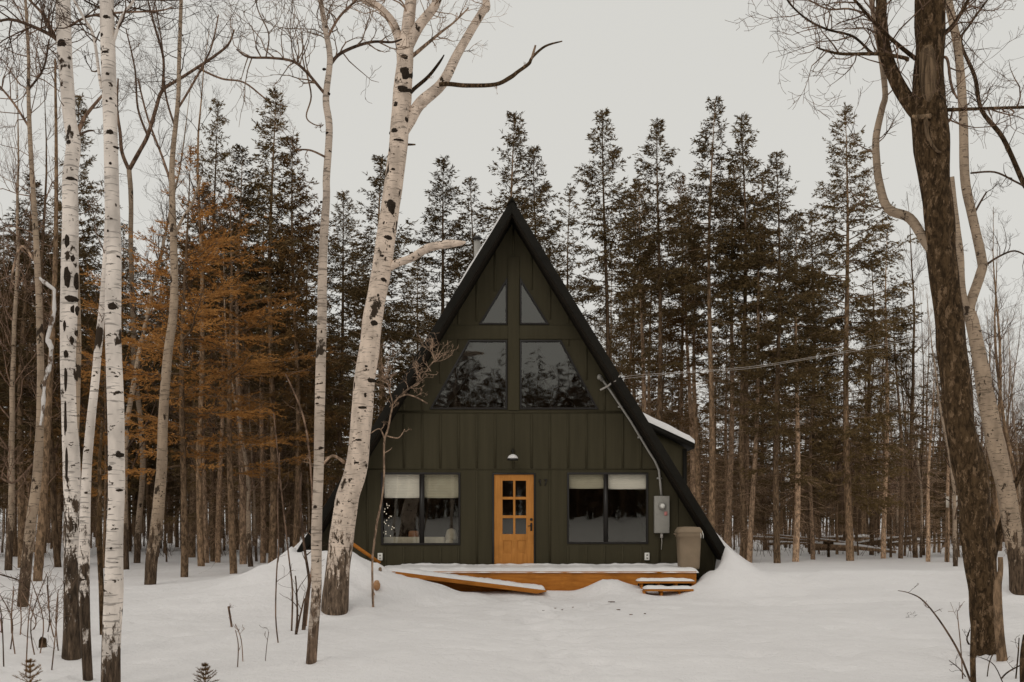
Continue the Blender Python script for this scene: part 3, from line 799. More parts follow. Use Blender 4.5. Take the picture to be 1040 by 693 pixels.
# ------------------------------------------------------------------ trees traced from the photograph
def smooth_path(pts, w, k=5):
    q, r = [], []
    for i in range(len(pts) - 1):
        p0 = pts[max(0, i - 1)]; a = pts[i]; b = pts[i + 1]; p3 = pts[min(len(pts) - 1, i + 2)]
        for t in range(k):
            u = t / k
            q.append(.5 * ((2 * a) + (b - p0) * u + (2 * p0 - 5 * a + 4 * b - p3) * u * u + (3 * a - p0 - 3 * b + p3) * u ** 3))
            r.append(w[i] * (1 - u) + w[i + 1] * u)
    q.append(pts[-1]); r.append(w[-1]); return q, r

def twig(mb, p, d, L, r, lev, rng, up=.25, kids=(3, 6), sides=4, wob=.28):
    n = 5 if lev else 4
    pts = [p.copy()]; rad = [r]; d = d.normalized()
    for i in range(n):
        d = (d + Vector((rng.gauss(0, wob), rng.gauss(0, wob), rng.gauss(0, wob) + up * .25))).normalized()
        p = p + d * (L / n); pts.append(p.copy()); rad.append(max(.0022, r * (1 - .75 * (i + 1) / n)))
        if lev > 0 and i >= 1:
            pass
    mb.tube(pts, rad, sides if lev else 3, cap=False)
    if lev > 0:
        for k in range(rng.randint(*kids)):
            t = rng.uniform(.25, 1) * n; i = min(n - 1, int(t)); q = pts[i].lerp(pts[i + 1], t - i)
            dd = (pts[i + 1] - pts[i]).normalized(); side = Vector((rng.gauss(0, 1), rng.gauss(0, 1), rng.gauss(0, 1) + .2)); side = (side - dd * side.dot(dd)).normalized()
            twig(mb, q, dd * .8 + side * rng.uniform(.5, 1.0), L * rng.uniform(.35, .6), rad[i] * .6, lev - 1, rng, up, kids, sides, wob)

def traced(name, label, cat, base, trunk, limbs, mkey, tkey='twig', twigs=None, seed=1, group=None, sides=14, lean=0.0, rough=.1, limbmat=None, scars=None):
    """trunk: [(px,py,width_px)...] from the foot up; limbs: list of dicts"""
    rng = random.Random(seed)
    b = hit(*base); Y = b.y
    rt = thing(name, label, cat, (b.x, b.y, b.z), group)
    def path(tr, Y0, dy):
        n = len(tr); L = [0]
        for i in range(1, n): L.append(L[-1] + math.hypot(tr[i][0] - tr[i - 1][0], tr[i][1] - tr[i - 1][1]))
        pts, ww = [], []
        for i, t in enumerate(tr):
            yy = Y0 + dy * L[i] / max(1, L[-1]); pts.append(P(t[0], t[1], yy)); ww.append(t[2] / F * yy / 2)
        return smooth_path(pts, ww)
    q, r = path(trunk, Y, lean)
    q = [q[0] - Vector((0, 0, .35))] + q; r = [r[0] * 1.12] + r
    m = MB(); m.tube(q, r, sides, rough=rough)
    part('trunk', m, M[mkey], rt, True)
    def depth_at(px, py):
        bst = min(q, key=lambda v: (CX + v.x / v.y * F - px) ** 2 + (HY - (v.z - EYE) / v.y * F - py) ** 2); return bst.y
    if scars:
        for sx, sy, sw, sh in scars:
            m = MB()
            i = min(range(len(q)), key=lambda i: abs(HY - (q[i].z - EYE) / q[i].y * F - sy)); yy = q[i].y; R0 = r[i]
            c = P(sx, sy, yy); dx = max(-.85, min(.85, (c.x - q[i].x) / R0)); yf = yy - R0 * math.sqrt(1 - dx * dx) * .97
            c = P(sx, sy, yf); a = sw / F * yf / 2; hh = sh / F * yf / 2
            nn = 14; rings = []
            for (rr, dd) in ((1.0, .35), (.8, -.03), (.45, -.10), (.02, -.12)):
                for k in range(nn):
                    t = 6.2832 * k / nn; wv = 1 + .38 * noise.noise(Vector((math.cos(t) * 1.6 + sx, math.sin(t) * 1.6, sy)))
                    ex = math.cos(t) * a * rr * wv; ez = math.sin(t) * hh * rr * wv
                    u_ = max(-.97, min(.97, (c.x + ex - q[i].x) / R0)); rings.append((c.x + ex, yy - R0 * math.sqrt(1 - u_ * u_) + dd * R0 * .35 - .002, c.z + ez))
            m.add(rings, [(g * nn + k, g * nn + (k + 1) % nn, (g + 1) * nn + (k + 1) % nn, (g + 1) * nn + k) for g in range(3) for k in range(nn)])
            part('bark_scar', m, M['scar'], rt, True)
    crown = MB(); allp = [(q, r)]
    for l in limbs:
        Y0 = l.get('Y0') or depth_at(l['p'][0][0], l['p'][0][1])
        lq, lr = path(l['p'], Y0, l.get('dy', rng.uniform(-.5, .5)))
        if l.get('kink'):
            lq, lr = lq[::5] , lr[::5]
            q2 = []; r2 = []
            for i in range(len(lq) - 1):
                for u in (0, .3, .6, .85): q2.append(lq[i].lerp(lq[i + 1], u)); r2.append((lr[i] * (1 - u) + lr[i + 1] * u) * rng.uniform(.6, 1.15))
            lq, lr = q2 + [lq[-1]], r2 + [lr[-1]]
        if min(lr) < .0025: lr = [max(.0025, x) for x in lr]
        if l.get('fine'):
            crown.tube(lq, lr, 5, cap=False)
        else:
            lm = MB(); lm.tube(lq, lr, 8, rough=.08); part('limb', lm, M[l.get('m', limbmat or mkey)], rt, True, label=l.get('label'))
        for k in range(int(l.get('tw', 4) * (1.7 if l.get('tw', 4) >= 5 else 1))):
            i = rng.randint(len(lq) // 4, len(lq) - 2); dd = (lq[i + 1] - lq[i]).normalized()
            side = Vector((rng.gauss(0, 1), rng.gauss(0, .8), rng.gauss(0, 1) + .3)); side = (side - dd * side.dot(dd)).normalized()
            twig(crown, lq[i], dd * .6 + side, l.get('tl', .7) * rng.uniform(.5, 1.45), min(lr[i] * .6, .0095), 2, rng, .3, (2, 5))
    if twigs:
        n, py0, py1, L, rad = twigs
        cand = [i for i in range(len(q) - 1) if py1 <= HY - (q[i].z - EYE) / q[i].y * F <= py0]
        for k in range(n):
            if not cand: break
            i = rng.choice(cand); a = rng.uniform(0, 6.28)
            d = Vector((math.cos(a), math.sin(a) * .7, rng.uniform(.2, .9)))
            twig(crown, q[i], d, L * rng.uniform(.5, 1.3), rad * rng.uniform(.6, 1.2), 2, rng, .3, (2, 5))
    if crown.v: part('crown', crown, M[tkey], rt)
    return rt, q, r

def foreground():
    # E: the big leaning birch
    traced('birch_tree', 'thick leaning white birch with spreading top limbs in front of the cabin\'s left side', 'birch tree', (340, 622),
        [(340, 622, 27), (341, 600, 26), (345, 560, 24.5), (352, 510, 23.5), (361, 480, 22), (366, 440, 21), (369, 400, 20.5), (374, 360, 20.5), (379, 320, 20), (386.5, 280, 19.3), (392.5, 240, 19), (398, 200, 18.5), (404.5, 150, 19), (408, 100, 19), (411.5, 60, 16.5), (414, 30, 13), (417.5, 0, 11), (421, -40, 9), (424, -90, 7), (430, -150, 4)],
        [dict(p=[(408, 62, 10), (406, 43, 9.5), (398, 22, 8.5), (384, 7, 7.5), (370, 0, 7), (352, -20, 6), (335, -60, 4)], tw=12, tl=1.2, dy=.5),
         dict(p=[(414, 50, 10), (424, 29, 11), (438, 11, 10), (444, 0, 9), (455, -35, 7), (458, -90, 4)], tw=10, tl=1.2, dy=-.6),
         dict(p=[(410, 135, 10), (416, 123, 13), (427, 105, 12.5), (449, 85, 11.5), (463, 58, 9.5), (478, 32, 9), (490, 12, 8.5), (494, 6, 8), (492, -20, 6), (500, -70, 4)], tw=2, tl=.7, dy=.6),
         dict(p=[(446, 86, 4.5), (456, 85.5, 4.6), (474, 87, 4.6), (503, 86, 4.2), (518, 79, 4.4), (526, 73, 3.6), (537, 65, 3.6), (541, 58, 2.8), (554, 47, 2.4), (571, 42, 1.2)], tw=2, tl=.25, dy=.3, m='dark_bark', label='thin dark bare side limb'),
         dict(p=[(540, 60, 2.8), (542, 53, 2.6), (544, 46, 2)], tw=0, fine=1),
         dict(p=[(414, 97, 5), (421, 90, 4), (435, 78, 3.6), (446, 64, 2.8), (451, 56, 1.2)], tw=1, tl=.2, m='dark_bark'),
         dict(p=[(419, 57, 4), (438, 41, 3.2), (449, 32, 2.4), (462, 22, 1.8), (476, 8, 1.2)], tw=6, tl=.5, m='twig_pale'),
         dict(p=[(396, 272, 8), (402, 268, 8), (418, 262, 7.5), (435, 252, 8.5), (455, 248, 8.5), (468, 247, 5), (473, 246, 1.5)], tw=0, label='broken white limb pointing at the roof', dy=-.3),
         dict(p=[(412, 147, 3), (422, 147, 1.5)], tw=0, m='dark_bark', dy=0),
         dict(p=[(425, 110, 4), (433, 108, 1.5)], tw=0, dy=0),
         dict(p=[(350, 470, 3.5), (338, 463, 2.8), (328, 472, 2.2), (322, 480, 1.6)], tw=2, tl=.3, m='twig_pale')],
        'birch_big', 'twig_pale', twigs=(14, 40, -90, 1.0, .015), seed=11, sides=20,
        scars=[(410, 58, 12, 6), (411, 74, 15, 14), (409, 90, 18, 8), (402, 106, 5, 6), (400, 133, 10, 6), (404, 142, 14, 3), (413, 121, 4, 5), (397, 209, 10, 17), (391, 227, 7, 5), (393, 241, 12, 5), (390, 284, 7, 5), (380, 328, 9, 6), (384, 300, 3, 4), (377, 386, 9, 5), (368, 414, 10, 4), (371, 401, 3, 6), (364, 447, 8, 3), (372, 372, 4, 3), (362, 470, 6, 3), (388, 260, 5, 3), (399, 172, 5, 3), (405, 186, 4, 3)])
    # B
    traced('birch_tree', 'straight white birch with a branch scar, tallest and whitest stem at the left front', 'birch tree', (112.5, 706),
        [(112.5, 706, 19), (112.5, 690, 18.5), (113, 650, 18), (115.5, 600, 18), (116.5, 540, 16.5), (118, 500, 16), (118, 440, 16), (116.3, 380, 15.7), (115, 320, 15.8), (115.5, 260, 15), (113.8, 200, 14.2), (112, 120, 13.7), (110, 60, 14), (108, 0, 13.5), (106, -60, 11), (103, -130, 8)],
        [dict(p=[(112, 50, 3.5), (116, 40, 3.4), (124, 17, 3), (136, 0, 2.6), (150, -30, 2)], tw=8, tl=.8),
         dict(p=[(103, 90, 3), (101, 78, 3.2), (95, 37, 3), (85, 18, 2.6), (75, 0, 2.3), (60, -25, 1.8)], tw=7, tl=.6)],
        'birch', twigs=(12, 60, -60, .8, .008), seed=12,
        scars=[(108, 17, 8, 5), (104, 36, 4, 4), (107, 53, 9, 3), (109, 75, 4, 3), (111, 134, 8, 6), (117, 149, 5, 3), (112, 100, 3, 3), (112, 166, 3, 3), (114, 311, 10, 9), (120, 462, 7, 6), (112, 476, 8, 7), (120, 498, 5, 3), (113, 557, 3, 3), (110, 235, 3, 3), (119, 260, 3, 2), (112, 375, 3, 2), (120, 398, 3, 2), (112, 517, 4, 2)])
    traced('sapling', 'slim dark stem hugging the left side of the whitest birch', 'sapling', (104, 645),
        [(104, 645, 5.5), (103, 600, 5.5), (101, 550, 6), (101.5, 500, 4.5), (101, 470, 3.5), (104, 430, 2.5)], [], 'dark_bark', twigs=(3, 520, 440, .3, .006), seed=3, sides=8)
    # A, A2
    traced('birch_tree', 'twin-stemmed birch with black peeling scars, left of the whitest birch', 'birch tree', (72.5, 668),
        [(72.5, 668, 19), (73, 640, 17), (73, 600, 16), (73.5, 540, 15.5), (73, 480, 16), (71, 420, 16), (70, 360, 17), (70.5, 300, 17), (71.5, 220, 15.5), (71.5, 180, 15), (74.5, 145, 13.5), (70.5, 120, 12.5), (67.5, 80, 13.5), (65, 45, 14.5), (64, 0, 14), (62, -60, 11), (60, -120, 7)],
        [dict(p=[(60, 45, 4), (55, 38, 4), (38, 29, 3.4), (12, 20, 2.8), (-5, 23, 2)], tw=8, tl=.7, m='twig'),
         dict(p=[(60, 45, 3.5), (53, 32, 3.4), (43, 14, 3), (30, 0, 2.6), (15, -20, 2)], tw=5, tl=.6, m='twig'),
         dict(p=[(75, 143, 4.5), (78, 138, 4.4), (83, 125, 4), (89, 115, 3.4), (104, 97, 2.4)], tw=3, tl=.3, m='twig'),
         dict(p=[(66, 30, 2.4), (89, 17, 2.2), (121, 13, 2.2), (162, 11, 1.8), (175, 7, 1)], tw=7, tl=.5, m='twig', dy=-.2),
         dict(p=[(80, 137, 2.5), (90, 133, 2), (96, 133, 1)], tw=1, tl=.2, m='twig'),
         dict(p=[(76, 480, 6), (79, 360, 7), (78, 290, 6), (76, 240, 5), (75, 200, 4)], tw=0, dy=.05, label='second stem grown against the main trunk', m='birch_tan')],
        'birch_black', twigs=(8, 120, -60, .7, .008), seed=13,
        scars=[(62, 44, 11, 9), (70, 145, 8, 5), (71, 181, 10, 4), (68, 245, 6, 16), (73, 262, 4, 8), (68, 282, 8, 24), (76, 286, 4, 18), (71, 303, 12, 8), (75, 314, 7, 10), (66, 331, 4, 12), (72, 345, 4, 10), (76, 338, 3, 7), (67, 360, 5, 10), (67, 385, 4, 30), (67, 425, 4, 40), (68, 470, 4, 40)])
    traced('birch_tree', 'slender white birch stem leaning right between the two front birches', 'birch tree', (89.5, 690),
        [(89.5, 690, 10), (87, 645, 10), (85.5, 600, 11), (86, 540, 10.5), (88, 480, 9), (92, 430, 8.5), (96.5, 390, 8), (99.5, 355, 7.5), (104, 310, 6.5), (107, 260, 5), (109, 200, 3)],
        [], 'birch_low', twigs=(4, 400, 240, .4, .006), seed=14)
    # D
    traced('birch_tree', 'slim birch with a bare forked top left of the big leaning birch', 'birch tree', (316, 672),
        [(316, 672, 11), (319, 635, 10.5), (321.5, 600, 10), (321.5, 540, 10.5), (323.5, 480, 10.3), (325, 400, 10.3), (326, 360, 10.3), (327, 320, 9.6), (327.5, 280, 9.5), (329, 240, 9), (331.5, 200, 7.5), (331.5, 180, 7.5), (334.5, 130, 7.3), (331, 100, 6.8), (335, 60, 5.8), (330.5, 30, 5.5), (325.5, 0, 5), (320, -40, 4), (322, -90, 2)],
        [dict(p=[(335, 68, 3.4), (337, 64, 3.6), (345, 55, 3.3), (362, 47, 3), (380, 42.5, 2.8), (398, 43, 2.4), (408, 40, 1.5)], tw=6, tl=.4, m='twig', dy=.8),
         dict(p=[(332, 42, 2.8), (334, 36, 2.8), (345, 17, 2.6), (362, 0, 2.2), (380, -20, 1.5)], tw=7, tl=.5, m='twig'),
         dict(p=[(331, 97, 3), (327, 92, 3), (310, 72, 3), (296, 62, 2.6), (275, 59, 2.4), (252, 58, 2.2), (240, 50, 1.4)], tw=12, tl=.55, m='twig', dy=-.4),
         dict(p=[(331, 160, 2.4), (316, 153, 2), (301, 152, 1.2)], tw=2, tl=.25, m='twig'),
         dict(p=[(311, 73, 1.8), (316, 98, 1.7), (311, 118, 1.5), (318, 126, 1.3), (327, 128, 1)], tw=1, fine=1, tl=.2),
         dict(p=[(270, 59, 1.6), (273, 35, 1.5), (262, 10, 1.3), (258, -15, 1)], tw=4, fine=1, tl=.4)],
        'birch_slim', 'twig_pale', twigs=(12, 60, -60, .6, .007), seed=15, scars=[(329, 70, 4, 3), (334, 95, 3, 3), (332, 135, 4, 3), (326, 205, 3, 3), (322, 410, 4, 2), (326, 455, 5, 3), (320, 515, 5, 3)])
    # sapling before the left window
    traced('sapling', 'thin bare sapling in front of the left window with a tangled fork', 'sapling', (379, 617),
        [(379, 617, 2.52), (378, 575, 2.22), (379.5, 556, 2.15), (383, 531, 2.22), (388, 506, 1.92), (390, 484, 1.85), (390, 465, 1.92), (390.5, 447, 2.22), (394, 436, 1.85), (397, 420, 1.70), (399, 410, 1.63)],
        [dict(p=[(399, 410, 1.92), (411, 398, 1.78), (425, 388, 1.55), (434, 375, 1.41), (441, 366, 1.11), (445, 360, 0.74)], tw=12, tl=.38, m='twig_pale', dy=.2),
         dict(p=[(405, 404, 1.48), (413, 401, 1.48), (423.5, 404, 1.41), (434, 410, 1.63)], tw=2, tl=.2, m='twig_pale', dy=.2),
         dict(p=[(399, 410, 1.48), (396, 398, 1.41), (393, 385, 1.18), (388, 373, 0.89)], tw=10, tl=.4, m='twig_pale'),
         dict(p=[(391, 447, 1.18), (387, 437, 1.33), (383, 436, 1.04), (377, 440, 0.74)], tw=1, tl=.15, fine=1),
         dict(p=[(393, 443, 1.33), (404, 445, 1.26), (409, 440, 1.04), (411, 436, 0.74)], tw=1, tl=.15, fine=1),
         dict(p=[(391, 460, 1.18), (396, 457, 0.74), (398, 455, .8)], tw=0, fine=1)],
        'twig_pale', 'twig_pale', twigs=(3, 430, 405, .3, .005), seed=16, sides=7)
    # F: dark old tree at the right
    traced('maple_tree', 'big dark rough-barked tree with a bare wood scar at the right front', 'tree', (1001, 663),
        [(1001, 663, 27), (1000.5, 640, 26), (998.5, 600, 26.5), (994, 560, 30), (991, 530, 31), (985.5, 480, 30.5), (975.5, 430, 29), (970, 380, 28), (965, 330, 27), (958, 280, 27), (953.5, 230, 27.5), (951.5, 200, 29), (946, 150, 33), (943, 115, 34), (943, 85, 29), (945, 50, 27), (944.5, 0, 30), (946, -50, 24), (950, -110, 16)],
        [dict(p=[(938, 125, 12), (927, 110, 15), (911, 84, 14), (899, 52, 13), (895, 17, 11), (895, 0, 11), (890, -50, 8), (880, -100, 5)], tw=8, tl=1.1, dy=.4),
         dict(p=[(952, 262, 9), (940, 246, 10), (924, 222, 10), (902, 212, 9), (893, 186, 8.5), (890, 160, 7.5), (890, 138, 7), (896, 110, 6.5), (899, 95, 6), (895, 58, 6), (889, 25, 5.5), (885, 0, 5), (880, -40, 4)], tw=5, tl=.7, m='birch_tan', dy=.9, label='pale crooked limb rising on the left'),
         dict(p=[(921, 62, 4), (919, 59, 4), (892, 55, 3.6), (857, 55, 3), (840, 52, 2.4), (829, 48, 1.4)], tw=9, tl=.7, dy=-.5),
         dict(p=[(886, 54, 2.6), (883, 52, 2.6), (866, 37, 2.4), (840, 30, 2.2), (820, 20, 2), (803, 5, 1.6), (795, -8, 1)], tw=9, tl=.6, dy=-.8),
         dict(p=[(930, 60, 4.5), (915, 48, 4), (900, 35, 3.6), (880, 14, 3), (868, 0, 2.6), (850, -20, 2)], tw=6, tl=.6, dy=-.4),
         dict(p=[(880, 14, 2), (862, 9, 2), (840, 9, 1.8), (815, -4, 1.2)], tw=5, tl=.5, fine=1),
         dict(p=[(952, 112, 4.5), (984, 111, 3.6), (1010, 110, 3.2), (1045, 109, 3)], tw=5, tl=.5, dy=-.5),
         dict(p=[(958, 35, 5), (968, 26, 4.5), (978, 10, 4), (986, -5, 3.4), (1000, -30, 2)], tw=5, tl=.7),
         dict(p=[(955, 60, 3), (962, 60, 3), (966, 85, 2.6), (972, 100, 2)], tw=2, tl=.4, fine=1),
         dict(p=[(958, 126, 3), (965, 122, 2.4), (968, 108, 1.6)], tw=1, tl=.2, fine=1)],
        'dark_bark', 'twig', twigs=(16, 130, -80, 1.0, .012), seed=17, sides=28, rough=.24)
    # exposed heartwood patch and broken stub, children of that tree
    rt = [o for o in bpy.data.objects if o.name.startswith('maple_tree')][0]
    Y = rt.location.y
    m = MB(); q, r = smooth_path([P(944, 48, Y - .10), P(942, 56, Y - .10), P(942.5, 75, Y - .11), P(943.5, 95, Y - .115), P(945, 110, Y - .11)], [.05, .088, .095, .092, .05]); m.tube(q, r, 14, rough=.12)
    part('heartwood_scar', m, M['deadwood'], rt, True, label='bare tan heartwood where the bark has split')
    for a in ([(945, 118, 5), (930, 119, 4), (927, 117, 2)], [(940, 120, 4), (942, 138, 4), (950, 152, 3), (956, 155, 2)]):
        m = MB(); q, r = smooth_path([P(x, y, Y - .19) for x, y, w in a], [w / F * Y / 2 for x, y, w in a]); m.tube(q, r, 7); part('stub', m, M['deadwood'], rt, True)
    traced('snag', 'slim broken dead stem leaning on the foot of the big dark right tree', 'tree stump', (1018, 671),
        [(1018, 671, 11), (1015, 640, 9), (1013, 600, 8), (1016, 580, 5.5), (1016, 566, 5)], [dict(p=[(1014, 600, 3), (1011, 585, 2), (1010, 578, 1.5)], tw=0, dy=0)], 'bark', seed=5, sides=9)
    traced('sapling', 'thin bare sapling crossing in front of the right birch', 'sapling', (1008, 590),
        [(1006, 585, 7), (1010, 560, 7), (1018, 530, 6.5), (1028, 500, 5.5), (1038, 478, 5), (1050, 450, 4)], [], 'dark_bark', twigs=(3, 540, 450, .4, .006), seed=6, sides=8)
    # G: birch behind on the right
    traced('birch_tree', 'leaning birch with a high fork behind the dark right tree', 'birch tree', (1036, 603),
        [(1037, 603, 20), (1034, 570, 19), (1028, 535, 18), (1021, 495, 18), (1010, 445, 17.5), (1002, 405, 17), (996, 370, 15), (989, 335, 13), (985, 318, 12)],
        [dict(p=[(985, 318, 11), (986, 307, 11), (996, 278, 10), (997, 264, 9.5), (987, 217, 9.5), (980, 180, 9.5), (978, 115, 9), (973, 52, 8.5), (963, 0, 8), (955, -50, 6)], tw=6, tl=.8, m='birch_tan', dy=0),
         dict(p=[(984, 320, 8), (977, 295, 8), (975, 258, 7.5), (970, 218, 7), (966, 180, 6)], tw=3, tl=.5, m='birch_tan'),
         dict(p=[(1046, 190, 5), (1040, 187, 4.8), (1019, 141, 4.6), (997, 112, 4.2), (990, 78, 3.8), (976, 43, 3), (985, 25, 2.4), (1003, 0, 2)], tw=14, tl=1.0, m='dark_bark', Y0=20.5, label='dark arching limb entering from the right edge'),
         dict(p=[(986, 176, 2), (1010, 175, 2), (1030, 184, 2), (1045, 192, 2)], tw=3, tl=.4, fine=1),
         dict(p=[(990, 216, 2.4), (996, 205, 2), (1002, 195, 1.4)], tw=2, tl=.3, fine=1),
         dict(p=[(998, 272, 3), (1012, 262, 2.2), (1030, 255, 1.8), (1046, 262, 1.4)], tw=4, tl=.6, fine=1)],
        'birch_tan', 'twig', twigs=(5, 420, 330, .8, .01), seed=18)
    # C
    traced('birch_tree', 'tan-barked birch curving upward among the orange needles', 'birch tree', (152.5, 593),
        [(152.5, 593, 12), (155, 560, 12), (158.5, 540, 12.5), (164, 480, 10.5), (166, 420, 9.5), (170.5, 360, 9), (176, 320, 8.2), (177, 280, 7.5), (176, 240, 7), (174.5, 180, 5.6), (176, 150, 5), (181, 100, 4.4), (182, 60, 4), (184, 0, 3.5), (186, -50, 2.5)],
        [dict(p=[(176, 245, 3), (184, 225, 3), (196, 205, 2.5), (204, 180, 2)], tw=5, tl=.9),
         dict(p=[(175, 190, 2.6), (165, 160, 2.4), (150, 120, 2), (140, 80, 1.6)], tw=7, tl=.9, m='twig'),
         dict(p=[(181, 110, 2.4), (196, 85, 2.2), (214, 50, 1.8), (222, 15, 1.2)], tw=8, tl=1.0, m='twig'),
         dict(p=[(178, 130, 2.2), (168, 95, 2), (165, 50, 1.6), (158, 5, 1.2)], tw=8, tl=1.0, m='twig')],
        'birch_tan', 'twig', twigs=(16, 250, -30, 1.3, .014), seed=19)
    traced('bare_tree', 'thin bare tree with a wide Y fork between the birches on the left', 'tree', (139, 572),
        [(139, 572, 7), (141, 530, 6), (145, 480, 5.4), (143, 430, 5), (137, 380, 5), (136, 353, 5), (133, 252, 4.6), (133, 200, 4.6), (131, 173, 5)],
        [dict(p=[(131, 173, 4.4), (141, 155, 4.2), (150, 138, 4), (158, 112, 3.8), (165, 92, 3.6), (183, 80, 3.2), (200, 69, 3), (218, 57, 2.8), (232, 45, 2.4), (238, 30, 1.6)], tw=16, tl=1.2, m='twig', dy=-1),
         dict(p=[(131, 173, 4), (124, 155, 3.8), (122, 135, 3.4), (119, 110, 2.6), (120, 80, 1.8)], tw=9, tl=.9, m='twig'),
         dict(p=[(165, 92, 3), (166, 60, 2.6), (158, 30, 2.2), (150, 0, 1.6)], tw=10, tl=1.0, m='twig'),
         dict(p=[(200, 69, 2), (225, 80, 2), (248, 84, 1.8), (272, 102, 1.5), (290, 108, 1)], tw=9, tl=.9, m='twig'),
         dict(p=[(150, 138, 2.4), (140, 110, 2.2), (137, 70, 1.8), (128, 30, 1.2)], tw=9, tl=1.0, m='twig')],
        'birch_tan', 'twig', twigs=(8, 400, 180, .8, .01), seed=20)
    # H
    traced('bare_tree', 'crooked bare tree at the left edge with a snow-laden broken limb', 'tree', (23, 616),
        [(23, 616, 11), (26, 585, 11), (28, 560, 10.5), (33, 520, 10), (38, 480, 9), (41, 420, 7.5), (41, 353, 6.5), (38, 267, 6), (34, 200, 5), (31, 150, 4.4), (29, 100, 3.8), (29, 58, 3.2), (26, 0, 2.6), (24, -50, 2)],
        [dict(p=[(37, 280, 3.5), (44, 286, 4), (55, 294, 4.5), (55, 318, 4.5), (48, 344, 5.5), (52, 353, 5), (51, 370, 5), (45, 389, 4.2), (43.5, 418, 4), (41, 432, 2.5)], tw=1, tl=.3, m='snowy', kink=1, label='bent limb thick with snow', dy=-.5),
         dict(p=[(30, 130, 2.4), (14, 105, 2.2), (0, 88, 2)], tw=8, tl=1.0, m='twig'),
         dict(p=[(30, 90, 2.2), (44, 70, 2), (50, 40, 1.6)], tw=8, tl=1.0, m='twig'),
         dict(p=[(38, 270, 2.5), (22, 250, 2.2), (12, 280, 2), (15, 290, 1.6)], tw=5, tl=.8, m='twig_pale'),
         dict(p=[(35, 470, 3), (15, 490, 2.5), (0, 485, 2)], tw=5, tl=.9, m='twig')],
        'birch_tan', 'twig', twigs=(26, 300, -30, 1.5, .013), seed=21)
    traced('bare_tree', 'straight brown trunk just right of the crooked left-edge tree', 'tree', (38, 590),
        [(38, 590, 9), (41, 550, 9), (44, 510, 8.5), (48, 440, 7), (51, 380, 6), (55, 300, 5), (57, 220, 4), (57, 140, 3), (56, 60, 2)], [], 'bark', 'twig', twigs=(20, 520, 60, 1.4, .012), seed=22)
foreground()

# ------------------------------------------------------------------ shrubs, stems, seedlings
def stem_shrub(label, stems, key='twig', group=None, seed=1, tw=(1, .25), name='shrub', cat='shrub'):
    rng = random.Random(seed); b = hit(stems[0][0][0], stems[0][0][1])
    rt = thing(name, label, cat, tuple(b), group)
    for s in stems:
        bb = hit(s[0][0], s[0][1]) if s[0][1] > 600 else None
        Y = (bb.y if bb else b.y)
        if s[0][1] < 590: Y = b.y
        pts = [P(x, y, Y + rng.uniform(-.03, .03)) for x, y, w in s]; pts[0] = pts[0] - Vector((0, 0, .06))
        q, r = smooth_path(pts, [max(.003, w / F * Y / 2 * .8) for x, y, w in s], 4)
        m = MB(); m.tube(q, r, 6, cap=False)
        for k in range(tw[0]):
            i = rng.randint(len(q) // 3, len(q) - 2); twig(m, q[i], Vector((rng.uniform(-1, 1), rng.uniform(-.5, .5), rng.uniform(.2, 1))), tw[1] * rng.uniform(.5, 1.2), r[i] * .5, 1, rng, .3, (1, 3), 3)
        part('stem', m, M[key], rt)
    return rt
stem_shrub('clump of tall bare stems left of the slim forked birch', [
    [(308, 640, 6), (311, 610, 5), (314, 590, 4), (309, 555, 3.6), (305, 510, 3.2), (306, 480, 2.6)],
    [(296, 641, 2.6), (297, 600, 2.4), (293, 563, 2.2), (287, 510, 2), (283, 470, 1.8), (278, 420, 1.4)],
    [(300, 645, 3.6), (302, 625, 3), (301, 597, 2.2), (300, 585, 1.8)],
    [(300, 645, 3), (305, 625, 2.4), (309, 608, 1.8)],
    [(310, 636, 3.4), (314, 600, 3), (318, 560, 2.8), (317, 500, 2.6), (313, 450, 2.6), (307, 420, 2.4), (298, 397, 2.2), (290, 380, 1.6)]], 'twig', seed=4, tw=(3, .5))
stem_shrub('single long thin stem rising left of the bare stem clump', [[(283, 653, 2), (280, 626, 2), (281, 581, 2), (283, 555, 1.8), (282, 510, 1.6), (284, 460, 1.2)]], 'twig', seed=7, tw=(4, .35))
stem_shrub('short snapped twig and thin weeds in the left snow', [
    [(236, 637, 3), (234, 628, 3), (232, 616, 3)], [(241, 678, 1.6), (242, 655, 1.5), (239, 640, 1)], [(247, 672, 1.5), (245, 650, 1.3), (239, 634, 1)], [(269, 672, 1), (271, 655, 1), (273, 642, .8)]], 'twig', seed=9, tw=(2, .12))
rg = random.Random(77)
stem_shrub('tangle of bare brown brush at the lower left corner', [
    [(x, 668 + rg.uniform(-30, 20), 1.8), (x + rg.uniform(-6, 6), 630, 1.5), (x + rg.uniform(-14, 14), 590 + rg.uniform(-10, 15), 1)] for x in (4, 12, 20, 31, 40, 47, 56, 10, 26, 1, 16, 36, 52, 60)] +
    [[(-6, 640, 4), (2, 655, 3), (14, 668, 2.6), (20, 690, 2)], [(0, 578, 2.2), (20, 590, 2), (30, 600, 1)], [(22, 660, 1.5), (55, 672, 1.6), (88, 686, 1.8)], [(28, 618, 2.6), (32, 640, 2), (33, 655, 1.4)]], 'twig', seed=8, tw=(5, .38))
stem_shrub('leaning bare twiggy branch in the snow at the lower right', [
    [(988, 692, 2.8), (975, 665, 2.6), (962, 642, 2.4), (948, 622, 2), (935, 608, 1.8), (922, 602, 1.2), (912, 600, .8)],
    [(950, 627, 1.5), (940, 628, 1.3), (930, 628, 1), (920, 627, .8)], [(985, 688, 1.6), (975, 680, 1.4), (964, 671, 1)],
    [(978, 690, 1.6), (976, 660, 1.4), (973, 630, 1.2), (972, 620, .8)]], 'twig', seed=10, tw=(3, .14))
